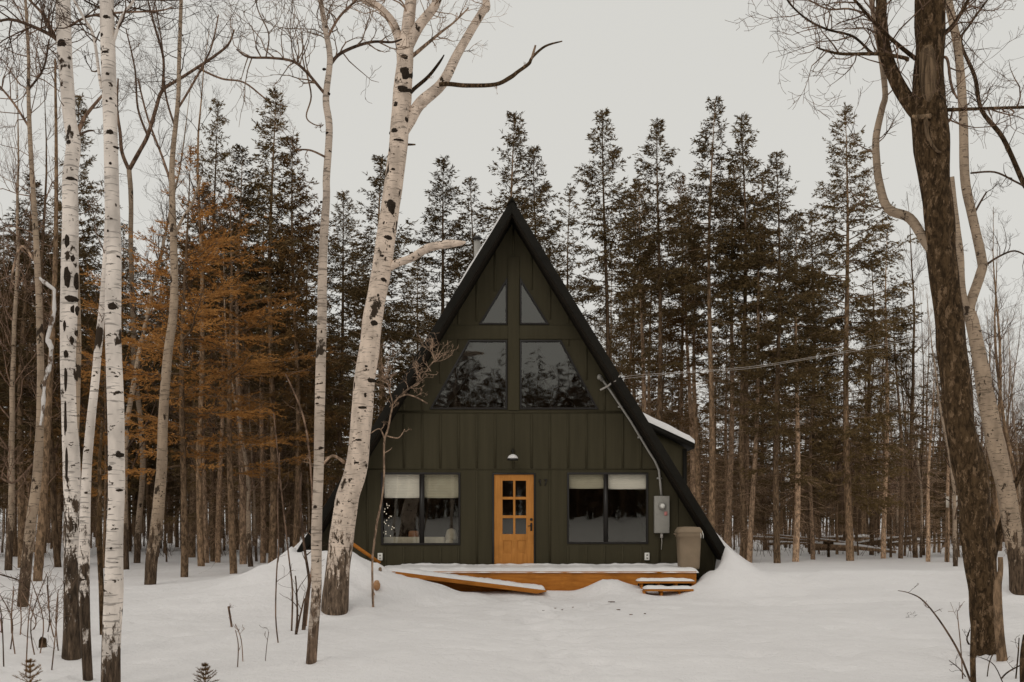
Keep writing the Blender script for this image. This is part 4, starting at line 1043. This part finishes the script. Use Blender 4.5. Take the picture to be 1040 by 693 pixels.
stem_shrub('knotty dark stem at the bottom right with bare twigs', [
    [(989, 700, 7), (988, 670, 7), (989, 650, 6.5), (990, 630, 4)], [(988, 655, 3), (982, 650, 2), (985, 640, 1.4)], [(1002, 688, 1.5), (1005, 672, 1.3), (1012, 660, 1)], [(1012, 690, 2), (1022, 684, 2), (1036, 676, 1.6)],
    [(1031, 690, 2), (1034, 665, 1.8), (1035, 648, 1.2)], [(1022, 696, 1.5), (1010, 676, 1.2), (996, 668, 1)]], 'dark_bark', seed=12, tw=(2, .15))
stem_shrub('dark post-like stem at the right edge of the frame', [[(1040, 700, 9), (1039, 670, 8), (1042, 645, 7)]], 'dark_bark', seed=13, tw=(0, 0), name='snag', cat='tree stump')

def seedling(px, py, h_px, label):
    b = hit(px, py); rng = random.Random(int(px)); H = h_px / F * b.y
    rt = thing('spruce_seedling', label, 'seedling', tuple(b))
    m = MB(); m.tube([b - Vector((0, 0, .1)), b + Vector((.01, 0, H))], [.006, .003], 6); part('stem', m, M['twig'], rt)
    m = MB()
    for lev in range(5):
        z = H * (.2 + .7 * lev / 4)
        for k in range(5):
            a = k * 1.26 + lev * .7 + rng.uniform(-.3, .3); L = H * .55 * (1 - lev / 6) * rng.uniform(.45, 1.2)
            d = Vector((math.cos(a), math.sin(a), rng.uniform(.25, .75))); p0 = b + Vector((0, 0, z)); p1 = p0 + d * L
            m.tube([p0, p1], [.003, .0015], 3, cap=False)
            for j in range(90):
                q = p0.lerp(p1, rng.random()); dd = (d.normalized() * .7 + Vector((rng.gauss(0, .6), rng.gauss(0, .6), rng.gauss(0, .6) + .3))).normalized() * .026
                s = dd.cross(Vector((rng.random(), rng.random(), rng.random()))).normalized() * .0022
                m.add([q - s, q + s, q + dd], [(0, 1, 2)])
    part('crown', m, M['needle_brown'], rt)
seedling(208, 700, 26, 'tiny brown spruce tip poking from the snow left of the slim birch')
seedling(30, 700, 30, 'small brown spruce seedling among the brush at the lower left')
def stump(px, py, w, h, label):
    b = hit(px, py); r = w / F * b.y / 2; H = h / F * b.y; m = MB()
    m.tube([b - Vector((0, 0, .15)), b, b + Vector((.0, 0, H * .8)), b + Vector((r * .2, 0, H))], [r * 1.25, r * 1.15, r, r * .8], 12, rough=.3)
    rt = thing('stump', label, 'stump', tuple(b)); part('wood', m, M['dark_bark'], rt)
    return rt, b
stump(43.5, 658, 7, 10, 'small dark stump in the snow at the lower left')
rt, b = stump(841.5, 566, 2.5, 13, 'short dark stake with a cross top standing alone in the right clearing')
m = MB(); Hh = 13 / F * b.y; m.box((b.x - .22, b.y - .05, b.z + Hh), (b.x + .2, b.y + .05, b.z + Hh + .13)); part('cap', m, M['dark_bark'], rt)

# wood sticking out of the mound
def log(px, py, Y, dx, dz, r, label, key='log'):
    p = P(px, py, Y); m = MB(); d = Vector((dx, -.25, dz)); m.tube([p - d, p + d * .2, p + d], [r, r * 1.05, r * .9], 10, rough=.15)
    solo('firewood_log', m, M[key], label, 'log', tuple(p), smooth=False)
def on_mound(px, py):
    return hit(px, py).y
log(382.5, 594, on_mound(382, 594), .04, -.03, .065, 'pale orange cut log end in the mound right of the big birch')
log(386, 578, on_mound(386, 578), .035, -.06, .03, 'small dark stick end poking from the mound below the outlet', 'bark')
log(379, 603, on_mound(379, 603), .04, .0, .025, 'smallest pale wood chip low on the mound beside the sapling')
m = MB(); Yb = 21.05
a = P(358, 552.5, Yb); c = P(386, 572, Yb)
m.tube([a, c], [.045, .045], 4); solo('plank', m, M['deck'], 'orange plank lying down the back of the mound beside the left window', 'plank', tuple(a))
# debris flecks on the trampled snow
rng = random.Random(3)
for i, (px, py) in enumerate(((552, 621), (563, 618.5), (571, 620), (582, 617.5), (621, 612), (628, 620), (641, 625), (655, 624))):
    b = hit(px, py); m = MB(); L = rng.uniform(.02, .05) * (1.5 if i in (4, 5) else 1); a = rng.uniform(-.7, .7)
    d = Vector((math.cos(a), math.sin(a), 0)) * L; e = Vector((-math.sin(a), math.cos(a), 0)) * L * rng.uniform(.3, .6); u = Vector((0, 0, .006)); z_ = Vector((0, 0, .012))
    top = [b - d + u, b - d * .3 - e + u, b + d * .8 - e * .6 + u, b + d + e * .2 + u, b + d * .2 + e + u, b - d * .7 + e * .5 + u]
    m.add(top + [t + z_ for t in top], [tuple(range(6))[::-1], tuple(range(6, 12))] + [(j, (j + 1) % 6, (j + 1) % 6 + 6, j + 6) for j in range(6)])
    solo('bark_chip', m, M['bark' if i % 2 else 'twig'], 'small bark chip scattered on the trodden snow before the deck', 'bark chip', tuple(b), 'bark chips on the trodden snow')

# ------------------------------------------------------------------ conifers
def needles(mb, A, D, L, w, rng):
    """A starts (n,3), D directions (n,3) -> thin rhombic sprays"""
    n = len(A); A = np.asarray(A); D = np.asarray(D)
    D = D / (np.linalg.norm(D, axis=1, keepdims=True) + 1e-9)
    Rv = rng.normal(size=(n, 3)); Sd = np.cross(D, Rv); Sd /= (np.linalg.norm(Sd, axis=1, keepdims=True) + 1e-9)
    Ln = (L * rng.uniform(.6, 1.3, n))[:, None]; Wn = (w * rng.uniform(.6, 1.3, n))[:, None]
    q = np.stack([A, A + D * Ln * .45 + Sd * Wn, A + D * Ln, A + D * Ln * .5 - Sd * Wn], axis=1)
    mb.quads(q)

def conifer_proto(kind, seed):
    """returns trunk mesh, crown mesh for a tree 16 m tall"""
    rng = random.Random(seed); nr = np.random.default_rng(seed); H = 16.0
    tr = MB(); cr = MB()
    lean = Vector((rng.uniform(-.35, .35), rng.uniform(-.3, .3), 0))
    def axis_pt(t): return Vector((lean.x * t * t + .08 * math.sin(t * 7 + seed), lean.y * t * t + .08 * math.cos(t * 6 + seed), H * t))
    r0 = {'spruce': .15, 'tall': .14, 'sparse': .12, 'larch': .13, 'fir': .16}[kind]
    ts = [i / 18 for i in range(19)]
    tr.tube([axis_pt(0) - Vector((0, 0, .4))] + [axis_pt(t) for t in ts], [r0 * 1.15] + [max(.012, r0 * (1 - t) ** .8) for t in ts], 9, rough=.08)
    cfg = dict(  # crown start, bough count, max length, droop, density, spray length
        spruce=(.20, 230, 2.15, -.35, 1.15), tall=(.36, 200, 1.65, -.25, 1.2), sparse=(.34, 120, 1.55, -.2, 1.0), larch=(.24, 74, 3.5, -.08, .85), fir=(.12, 200, 2.75, -.25, 1.1))[kind]
    t0, nb, Lm, droop, dens = cfg
    A = []; D = []
    for k in range(nb):
        u = (k + rng.random()) / nb
        t = t0 + (1 - t0) * (u ** .82)
        if t > .992: t = .992
        f = (1 - t) / (1 - t0)
        if kind in ('tall', 'sparse') and f > .42 and rng.random() < (f - .42) * 1.9: continue
        prof = min(1.0, (f * 2.1) ** .95 + .03) * (1 - .3 * f)
        if kind == 'larch': prof = min(1, (f * 1.7)) * (1 - .25 * max(0, f - .6) / .4)
        L = Lm * prof * rng.uniform(.5, 1.15) + .12
        # missing sections give gaps to the sky
        if noise.noise(Vector((t * 9, seed * 3.1, 0))) < -.18 and rng.random() < .55 and f > .15: L *= .45
        a = rng.uniform(0, 6.283); out = Vector((math.cos(a), math.sin(a), 0))
        elev = .75 * (1 - f) ** 2 + rng.uniform(-.15, .2) + (.05 if kind == 'larch' else -.02)
        p = axis_pt(t); pts = [p]; n = 5; d = out * math.cos(elev) + Vector((0, 0, math.sin(elev)))
        dr = droop * (f ** .5)
        for i in range(n):
            q = (i + 1) / n
            dd = d + Vector((rng.gauss(0, .10), rng.gauss(0, .10), dr * (1 - q * 1.6) + rng.gauss(0, .06)))
            p = p + dd.normalized() * (L / n); pts.append(p)
        br = max(.008, .02 * L / 1.6)
        tr.tube(pts, [br * (1 - .8 * i / n) for i in range(n + 1)], 3, cap=False)
        # side sprays
        ns = max(4, int(L * 10 * dens))
        for s in range(ns):
            q = rng.uniform(.12 if kind != 'tall' else .2, 1.0); i = min(n - 1, int(q * n)); b = pts[i].lerp(pts[i + 1], q * n - i)
            tang = (pts[i + 1] - pts[i]).normalized(); side = tang.cross(Vector((0, 0, 1)))
            if side.length < .1: side = Vector((1, 0, 0))
            side.normalize(); sg = rng.choice((-1, 1))
            sl = L * .42 * (1 - q * .55) * rng.uniform(.4, 1.1) + .08
            hang = -.35 if kind != 'larch' else -.12
            sd = (tang * .75 + side * sg * rng.uniform(.3, 1.0) + Vector((0, 0, hang + rng.gauss(0, .22)))).normalized()
            m = max(6, int(sl * 36))
            for j in range(m):
                v = rng.random(); A.append(tuple(b + sd * sl * v)); D.append(tuple(sd + Vector((rng.gauss(0, .45), rng.gauss(0, .45), rng.gauss(0, .40)))))
    # leader
    for j in range(80):
        t = rng.uniform(.955, 1); A.append(tuple(axis_pt(t))); D.append((rng.gauss(0, 1), rng.gauss(0, 1), .7))
    needles(cr, A, D, .135, .0175 if kind != 'larch' else .015, nr)
    # dead lower branches
    nd = {'spruce': 70, 'tall': 110, 'sparse': 110, 'larch': 40, 'fir': 50}[kind]
    for k in range(nd):
        t = rng.uniform(.06, max(t0 + .12, .3)); a = rng.uniform(0, 6.283)
        d = Vector((math.cos(a), math.sin(a), rng.uniform(-.35, .15))); L = rng.uniform(.35, 1.5)
        twig(tr, axis_pt(t), d, L, .010, 1, rng, -.25, (1, 4), 3, .12)
    return tr.mesh('trunk', smooth=True), cr.mesh('crown')

PROTO = {}
for kd, n in (('spruce', 3), ('tall', 4), ('sparse', 2), ('larch', 2), ('fir', 2)):
    PROTO[kd] = [conifer_proto(kd, 31 * i + len(kd) * 7 + 1) for i in range(n)]
mesh_mat_cache = {}
def with_mat(me, key):
    k = (me.name, key)
    if k not in mesh_mat_cache:
        c = me.copy(); c.materials.clear(); c.materials.append(M[key]); mesh_mat_cache[k] = c
    return mesh_mat_cache[k]
def conifer(px, top_py, Y, kind, i, label, group=None, ck='needle', w=1.0, name='spruce_tree', cat='conifer', rz=0, tk='bark', lean=0):
    x = (px - CX) / F * Y; z = ground_z(x, Y)
    H = EYE + (HY - top_py) / F * Y - z
    s = H / 16.0; tm, cm = PROTO[kind][i % len(PROTO[kind])]
    rt = thing(name, label, cat, (x, Y, z), group, rz)
    rt.scale = (s ** .5 * w, s ** .5 * w, s); rt.rotation_euler[1] = lean
    link('trunk', with_mat(tm, tk), None, rt); link('crown', with_mat(cm, ck), None, rt)
    return rt

# front row: px of the axis, py of the tip, distance
row = [
 (616, 113, 40, 'tall', 0, 1.05, 'tall conifer just right of the roof peak, first pointed top against open sky', 'needle'),
 (668, 124, 41, 'tall', 1, 1.1, 'second tall conifer right of the roof peak with a broad ragged crown', 'needle'),
 (722, 99, 38, 'tall', 2, 1.15, 'tallest conifer right of the cabin with a bare lower trunk', 'needle'),
 (757, 119, 38, 'tall', 3, 1.1, 'pointed conifer next right of the tallest one', 'needle'),
 (790, 158, 37, 'spruce', 0, 1.0, 'dense dark conifer on the right shoulder of the tall group', 'needle'),
 (862, 108, 39, 'fir', 1, 1.0, 'open wide-boughed conifer standing alone left of the dark right tree', 'needle'),
 (516, 117, 38, 'spruce', 1, 1.15, 'broad dark conifer whose tip rises directly above the roof peak', 'needle'),
 (547, 148, 39, 'tall', 0, 1.05, 'conifer leaning against the one above the roof peak, just to its right', 'needle'),
 (448, 162, 37, 'spruce', 2, 1.05, 'conifer with an open crown between the big birch and the roof', 'needle'),
 (484, 184, 40, 'sparse', 0, 1.1, 'thin small-topped conifer just left of the roof peak', 'needle'),
 (577, 192, 43, 'sparse', 1, 1.1, 'sparse conifer in the gap right of the roof peak', 'needle'),
 (276, 93, 36, 'tall', 1, 1.1, 'high narrow conifer left of the slim forked birch', 'needle'),
 (301, 140, 36, 'spruce', 0, 1.05, 'brownish full conifer right behind the slim forked birch', 'needle_brown'),
 (385, 160, 35, 'spruce', 1, 1.15, 'dark full conifer right behind the big leaning birch', 'needle'),
 (346, 196, 38, 'spruce', 2, 1.0, 'low dark conifer in the gap between slim and big birch', 'needle'),
 (215, 100, 38, 'fir', 0, .9, 'tall ragged conifer behind the orange branches', 'needle'),
 (20, 178, 33, 'spruce', 0, 1.25, 'dark broad conifer at the left edge behind the crooked tree', 'needle'),
 (80, 100, 36, 'spruce', 1, .9, 'dark conifer whose tip shows between the two front birches', 'needle'),
 (640, 190, 46, 'sparse', 0, 1.1, 'thin conifer filling the gap between the first two tall right ones', 'needle_brown'),
 (695, 180, 46, 'tall', 3, 1.0, 'slender conifer half hidden left of the tallest one', 'needle_brown'),
 (826, 215, 46, 'fir', 0, 1.0, 'shorter ragged conifer between the dense dark one and the lone open one', 'needle'),
]
rg = random.Random(5)
for (px, ty, Y, kd, i, w, lab, ck) in row:
    conifer(px, ty, Y, kd, i, lab, None, ck, w * rg.uniform(.84, .98), rz=rg.uniform(0, 6.28), lean=rg.uniform(-.012, .012))
# orange needled trees on the left
for (px, ty, Y, i, w, lab) in ((185, 150, 27.5, 0, .95, 'orange-needled larch behind the tan birch, nearest of the orange trees'),
                               (236, 190, 29, 1, 1.0, 'orange-needled larch with long layered boughs left of the slim forked birch'),
                               (106, 290, 33, 1, .55, 'orange-needled larch seen behind the two white front birches')):
    conifer(px, ty, Y, 'larch', i, lab, None, 'needle_orange', w, 'larch_tree', 'larch', rz=px * .7)
# straight bare-trunked row standing at the forest edge
edge = [(245, 35.5, 'tall', 150), (207, 36.5, 'tall', 190), (223, 37, 'sparse', 230), (265, 36.5, 'sparse', 200), (739, 41, 'tall', 170), (755, 38.5, 'tall', 205), (763, 37.5, 'sparse', 180), (808, 38, 'tall', 215), (824, 40, 'sparse', 320),
        (703, 44, 'tall', 200), (655, 45, 'tall', 185), (899, 41, 'sparse', 230), (916, 41, 'sparse', 290), (941, 37, 'sparse', 360), (960, 37, 'sparse', 340)]
plab = {245: 'straight conifer trunk under the orange boughs, middle of the left edge row', 207: 'conifer trunk at the left end of the row under the orange boughs', 223: 'thin conifer trunk second from left under the orange boughs',
        265: 'conifer trunk at the right end of the row under the orange boughs', 739: 'first brown conifer trunk right of the roof-side snowbank', 755: 'left one of the close pair of conifer trunks right of the snowbank', 763: 'right one of the close pair of conifer trunks right of the snowbank',
        808: 'sturdy conifer trunk with a shaggy crown above the fallen logs', 824: 'very thin dark conifer stem right of the sturdy trunk by the fallen logs', 703: 'conifer rising directly above the snowy dormer', 655: 'conifer rising behind the upper right roof slope',
        899: 'thick bare lower trunk below the lone open conifer, nearest to its right', 916: 'thin black conifer stem just right of the thick bare trunk', 941: 'first leaning grey stem left of the white notices', 960: 'leaning grey stem carrying the white notices'}
for px, Y, kd, ty in edge:
    conifer(px, ty, Y, kd, px % 4, plab[px], None, 'needle_brown' if px % 3 == 0 else 'needle', 1.0, tk='bark_lit', rz=px * .37, lean=rg.uniform(-.02, .02) - (.05 if px > 930 else 0))

# the wood behind: counted trees
rg = random.Random(42)
zones = [('left', -60, 335, 42), ('behind', 335, 720, 28), ('right', 720, 1100, 30)]
ZL = {'left': ('dark conifer deep in the wood left of the cabin', 'conifers deep in the wood left of the cabin'),
      'behind': ('dark conifer deep in the wood straight behind the cabin', 'conifers deep in the wood behind the cabin'),
      'right': ('dark conifer deep in the wood right of the cabin', 'conifers deep in the wood right of the cabin')}
for zn, a, b, n in zones:
    for k in range(n):
        px = a + (b - a) * (k + rg.random()) / n
        Y = rg.uniform(40, 74)
        if zn == 'left': ty = 240 + rg.uniform(-30, 150); kd = rg.choice(('spruce', 'spruce', 'tall', 'fir')); Y = rg.uniform(37, 66)
        elif zn == 'behind': ty = 330 + rg.uniform(-90, 100); kd = rg.choice(('sparse', 'tall', 'tall', 'sparse'))
        else:
            ty = (310 if px < 830 else 345 if px < 900 else 395) + rg.uniform(-20, 90); kd = rg.choice(('spruce', 'tall', 'sparse', 'fir'))
            Y = rg.uniform(43, 78)
        lab, grp = ZL[zn]
        conifer(px, ty, Y, kd, rg.randint(0, 3), lab, grp, rg.choice(('needle', 'needle', 'needle_brown')), rg.uniform(.85, 1.2), rz=rg.uniform(0, 6.28), lean=rg.uniform(-.02, .02))

# bare deciduous trees
def bare_proto(seed, H=12.0):
    rng = random.Random(seed); tr = MB(); cr = MB()
    p = Vector((0, 0, -.3)); d = Vector((0, 0, 1)); pts = [p.copy()]; rad = [.10]; n = 16
    for i in range(n):
        d = (d + Vector((rng.gauss(0, .05), rng.gauss(0, .05), .12))).normalized(); p = p + d * (H + .3) / n
        pts.append(p.copy()); rad.append(max(.008, .095 * (1 - (i + 1) / n) ** .8))
    tr.tube(pts, rad, 8, rough=.08)
    for k in range(34):
        t = rng.uniform(.22, .97); i = min(n - 1, int(t * n)); a = rng.uniform(0, 6.28)
        dd = Vector((math.cos(a), math.sin(a), rng.uniform(.5, 1.6)))
        twig(cr, pts[i], dd, (1 - t * .75) * rng.uniform(1.4, 3.0), rad[i] * .38, 2, rng, .45, (3, 6), 3, .16)
    return tr.mesh('trunk', smooth=True), cr.mesh('crown')
BP = [bare_proto(100 + i) for i in range(5)]
def bare(px, top_py, Y, i, label, group=None, ck='twig', tk='birch_tan', rz=0, w=1, lean=0):
    x = (px - CX) / F * Y; z = ground_z(x, Y); H = EYE + (HY - top_py) / F * Y - z; s = H / 12
    rt = thing('bare_tree', label, 'tree', (x, Y, z), group, rz); rt.scale = (s ** .6 * w, s ** .6 * w, s); rt.rotation_euler[1] = lean
    tm, cm = BP[i % 5]; link('trunk', with_mat(tm, tk), None, rt); link('crown', with_mat(cm, ck), None, rt); return rt
rg = random.Random(9)
for k, (px, ty, Y, tk, lab) in enumerate((
    (255, 250, 33, 'birch_tan', 'thin pale leaning birch pole before the row under the orange boughs'),
    (970, 300, 34, 'birch_tan', 'bare pale stem just right of the white notices'),
    (930, 190, 42, 'bark', 'bare twiggy tree seen left of the dark right tree'),
    (885, 240, 45, 'bark', 'bare twiggy tree right behind the lone open conifer'),
    (1008, 200, 38, 'bark', 'bare twiggy tree between the dark right tree and its birch'),
    (1036, 230, 36, 'bark', 'bare twiggy tree at the right frame edge'),
    (128, 60, 32, 'birch_tan', 'tall bare tree with fine branches just right of the whitest birch'),
    (8, 60, 31, 'birch_tan', 'tall bare tree with fine branches at the left frame edge'),
    (205, 30, 34, 'bark', 'tall bare tree with fine branches right of the tan birch'),
    (60, 90, 33, 'bark', 'bare tree with fine branches behind the scarred twin birch'))):
    bare(px, ty, Y, k, lab, None, 'twig', tk, rg.uniform(0, 6), lean=.04 if k == 0 else 0)
for k in range(64):
    px = 845 + 265 * (k + rg.random()) / 64; bare(px, 330 + rg.uniform(-60, 80), rg.uniform(42, 72), k, 'bare grey-brown tree in the open thicket at the right edge of the wood', 'bare trees in the right thicket', rg.choice(('twig', 'twig_pale')), rg.choice(('bark', 'birch_tan', 'bark')), rg.uniform(0, 6), .7)
for k in range(34):
    px = 690 + 190 * (k + rg.random()) / 34; bare(px, 400 + rg.uniform(-40, 60), rg.uniform(44, 70), k, 'slim bare understorey tree among the trunks right of the snowbank', 'bare understorey trees right of the cabin', 'twig', 'bark', rg.uniform(0, 6), .6)
for k in range(30):
    px = -30 + 350 * (k + rg.random()) / 30; bare(px, 330 + rg.uniform(-60, 100), rg.uniform(36, 60), k, 'slim bare understorey tree among the dark trunks left of the cabin', 'bare understorey trees left of the cabin', 'twig', rg.choice(('bark', 'birch_tan')), rg.uniform(0, 6), .6)

# white notices nailed to the leaning stem
for px, Y, w, h, lab in ((962.3, 36.6, 3.2, 11, 'narrower white notice, left of the pair on the leaning stems'), (969.6, 36.4, 5.4, 13, 'larger white notice, right of the pair on the leaning stems')):
    c = P(px, 510, Y); hw = w / F * Y / 2; hh = h / F * Y / 2; m = MB(); m.box((c.x - hw, Y - .012, c.z - hh), (c.x + hw, Y, c.z + hh))
    # the post that carries it
    rt = thing('notice_board', lab, 'notice', (c.x, Y, ground_z(c.x, Y))); part('board', m, M['paper'], rt)
    m = MB(); m.tube([(c.x, Y + .05, ground_z(c.x, Y) - .2), (c.x, Y + .05, c.z + hh)], [.05, .045], 8); part('post', m, M['bark'], rt)

# fallen snowy logs along the right forest edge
rg = random.Random(21)
for k in range(13):
    px = 775 + rg.uniform(0, 150); Y = rg.uniform(44, 56); x = (px - CX) / F * Y; z = ground_z(x, Y)
    L = rg.uniform(1.2, 3.2); a = rg.uniform(-.5, .5); d = Vector((math.cos(a), math.sin(a), rg.uniform(-.12, .16))); r = rg.uniform(.05, .11); p = Vector((x, Y, z + rg.uniform(.12, .6)))
    rt = thing('fallen_log', 'fallen dead log with snow on top lying at the right edge of the wood', 'log', tuple(p), 'fallen logs at the right edge of the wood')
    m = MB(); m.tube([p - d * L, p + Vector((0, 0, .05)), p + d * L], [r, r, r * .6], 7, rough=.15); part('wood', m, M['bark'], rt)
    m = MB(); u = Vector((0, 0, r * .75)); m.tube([p - d * L * .95 + u, p + Vector((0, 0, .05)) + u, p + d * L * .95 + u * .7], [r * .6, r * .85, r * .4], 7, rough=.3); part('snow_cap', m, M['snowcap'], rt)

# ------------------------------------------------------------------ uncountable growth
def undergrowth():
    rng = random.Random(33); mb = MB()
    for k in range(2600):
        Y = rng.uniform(42, 84); px = rng.uniform(-60, 1100); x = (px - CX) / F * Y
        if abs(x) < 4.5 and Y < 33: continue
        z = ground_z(x, Y); H = rng.uniform(.5, 3.2)
        p = Vector((x, Y, z - .1)); d = Vector((rng.gauss(0, .25), rng.gauss(0, .25), 1))
        twig(mb, p, d, H, rng.uniform(.006, .016), 1, rng, .2, (2, 5), 3, .2)
    tag(link('undergrowth', mb.mesh('undergrowth'), M['brush']), 'thin brown brush and saplings between the trunks at the forest floor', 'undergrowth', kind='stuff')
undergrowth()

def far_wood(name, label, y0, y1, x_half, ntree, seed, htop=15, tlow=.18):
    rng = random.Random(seed); nr = np.random.default_rng(seed); mb = MB(); A = []; D = []
    for k in range(ntree):
        Y = rng.uniform(y0, y1); x = rng.uniform(-x_half, x_half) * abs(Y) / abs(y1)
        H = rng.uniform(.65, 1.05) * htop
        if x > 22 * abs(Y) / 110: H *= .62
        z = ground_z(x, Y) if abs(x) < 390 else 0; r = rng.uniform(.08, .17)
        mb.tube([(x, Y, z - .3), (x + rng.uniform(-.2, .2), Y, z + H * .5), (x + rng.uniform(-.4, .4), Y, z + H)], [r, r * .7, .02], 5, cap=False)
        n = 130; t = nr.uniform(tlow, 1, n) ** .8; rr = (1.02 - t) * 2.2 + .2; a = nr.uniform(0, 6.28, n); q = nr.uniform(.1, 1, n) ** .6
        A.append(np.stack([x + np.cos(a) * rr * q, Y + np.sin(a) * rr * q, z + H * t], 1)); D.append(np.stack([np.cos(a), np.sin(a), nr.normal(-.15, .3, n)], 1))
    needles(mb, np.concatenate(A), np.concatenate(D), .75, .085, nr)
    tag(link(name, mb.mesh(name), M['brush'] if 0 else M['far']), label, 'forest', kind='stuff')
m_, nt_, b_ = mat('far_wood'); n_ = noi(nt_, coords(nt_), .35, 4, .6)
nt_.links.new(ramp(nt_, n_, [(.35, (.09, .058, .032)), (.65, (.15, .092, .052))]), b_.inputs['Base Color']); b_.inputs['Roughness'].default_value = .9; M['far'] = m_
far_wood('distant_forest', 'far brown wood closing the view between the nearer trunks', 78, 135, 82, 720, 5)
far_wood('forest_across_clearing', 'wood on the other side of the clearing, mirrored in the cabin windows', -24, -60, 46, 460, 6, 12.5, .03)

# ------------------------------------------------------------------ light, sky, camera
w = bpy.data.worlds.new('World'); S.world = w; w.use_nodes = True; nt = w.node_tree
bg = nt.nodes['Background']; sky = N(nt, 'ShaderNodeTexSky', sky_type='NISHITA'); sky.sun_disc = False
sky.sun_elevation = RAD(38); sky.sun_rotation = RAD(200); sky.dust_density = 3
hs = N(nt, 'ShaderNodeHueSaturation'); hs.inputs['Saturation'].default_value = .08; hs.inputs['Value'].default_value = .8
nt.links.new(sky.outputs[0], hs.inputs['Color'])
mx = mix(nt, .88, hs.outputs[0], (6.95, 6.85, 6.45))
nt.links.new(mx, bg.inputs[0]); bg.inputs[1].default_value = .10
sl = bpy.data.lights.new('Sun', 'SUN'); sl.energy = .5; sl.angle = RAD(22); sl.color = (1, .95, .88)
so = bpy.data.objects.new('Sun', sl); COL.objects.link(so)
so.rotation_euler = (RAD(50), 0, RAD(-25))
cam = bpy.data.cameras.new('Camera'); co = bpy.data.objects.new('Camera', cam); COL.objects.link(co)
co.location = (0, 0, EYE); co.rotation_euler = (RAD(90), 0, 0)
cam.sensor_width = 36; cam.lens = 36 * F / 1040; cam.shift_y = (HY - 346.5) / 1040; cam.clip_end = 1500
S.camera = co
S.view_settings.view_transform = 'Standard'; S.view_settings.look = 'None'; S.view_settings.exposure = .06; S.view_settings.gamma = 1
S.render.engine = 'CYCLES'
S.cycles.max_bounces = 5; S.cycles.diffuse_bounces = 3; S.cycles.glossy_bounces = 3; S.cycles.transparent_max_bounces = 12
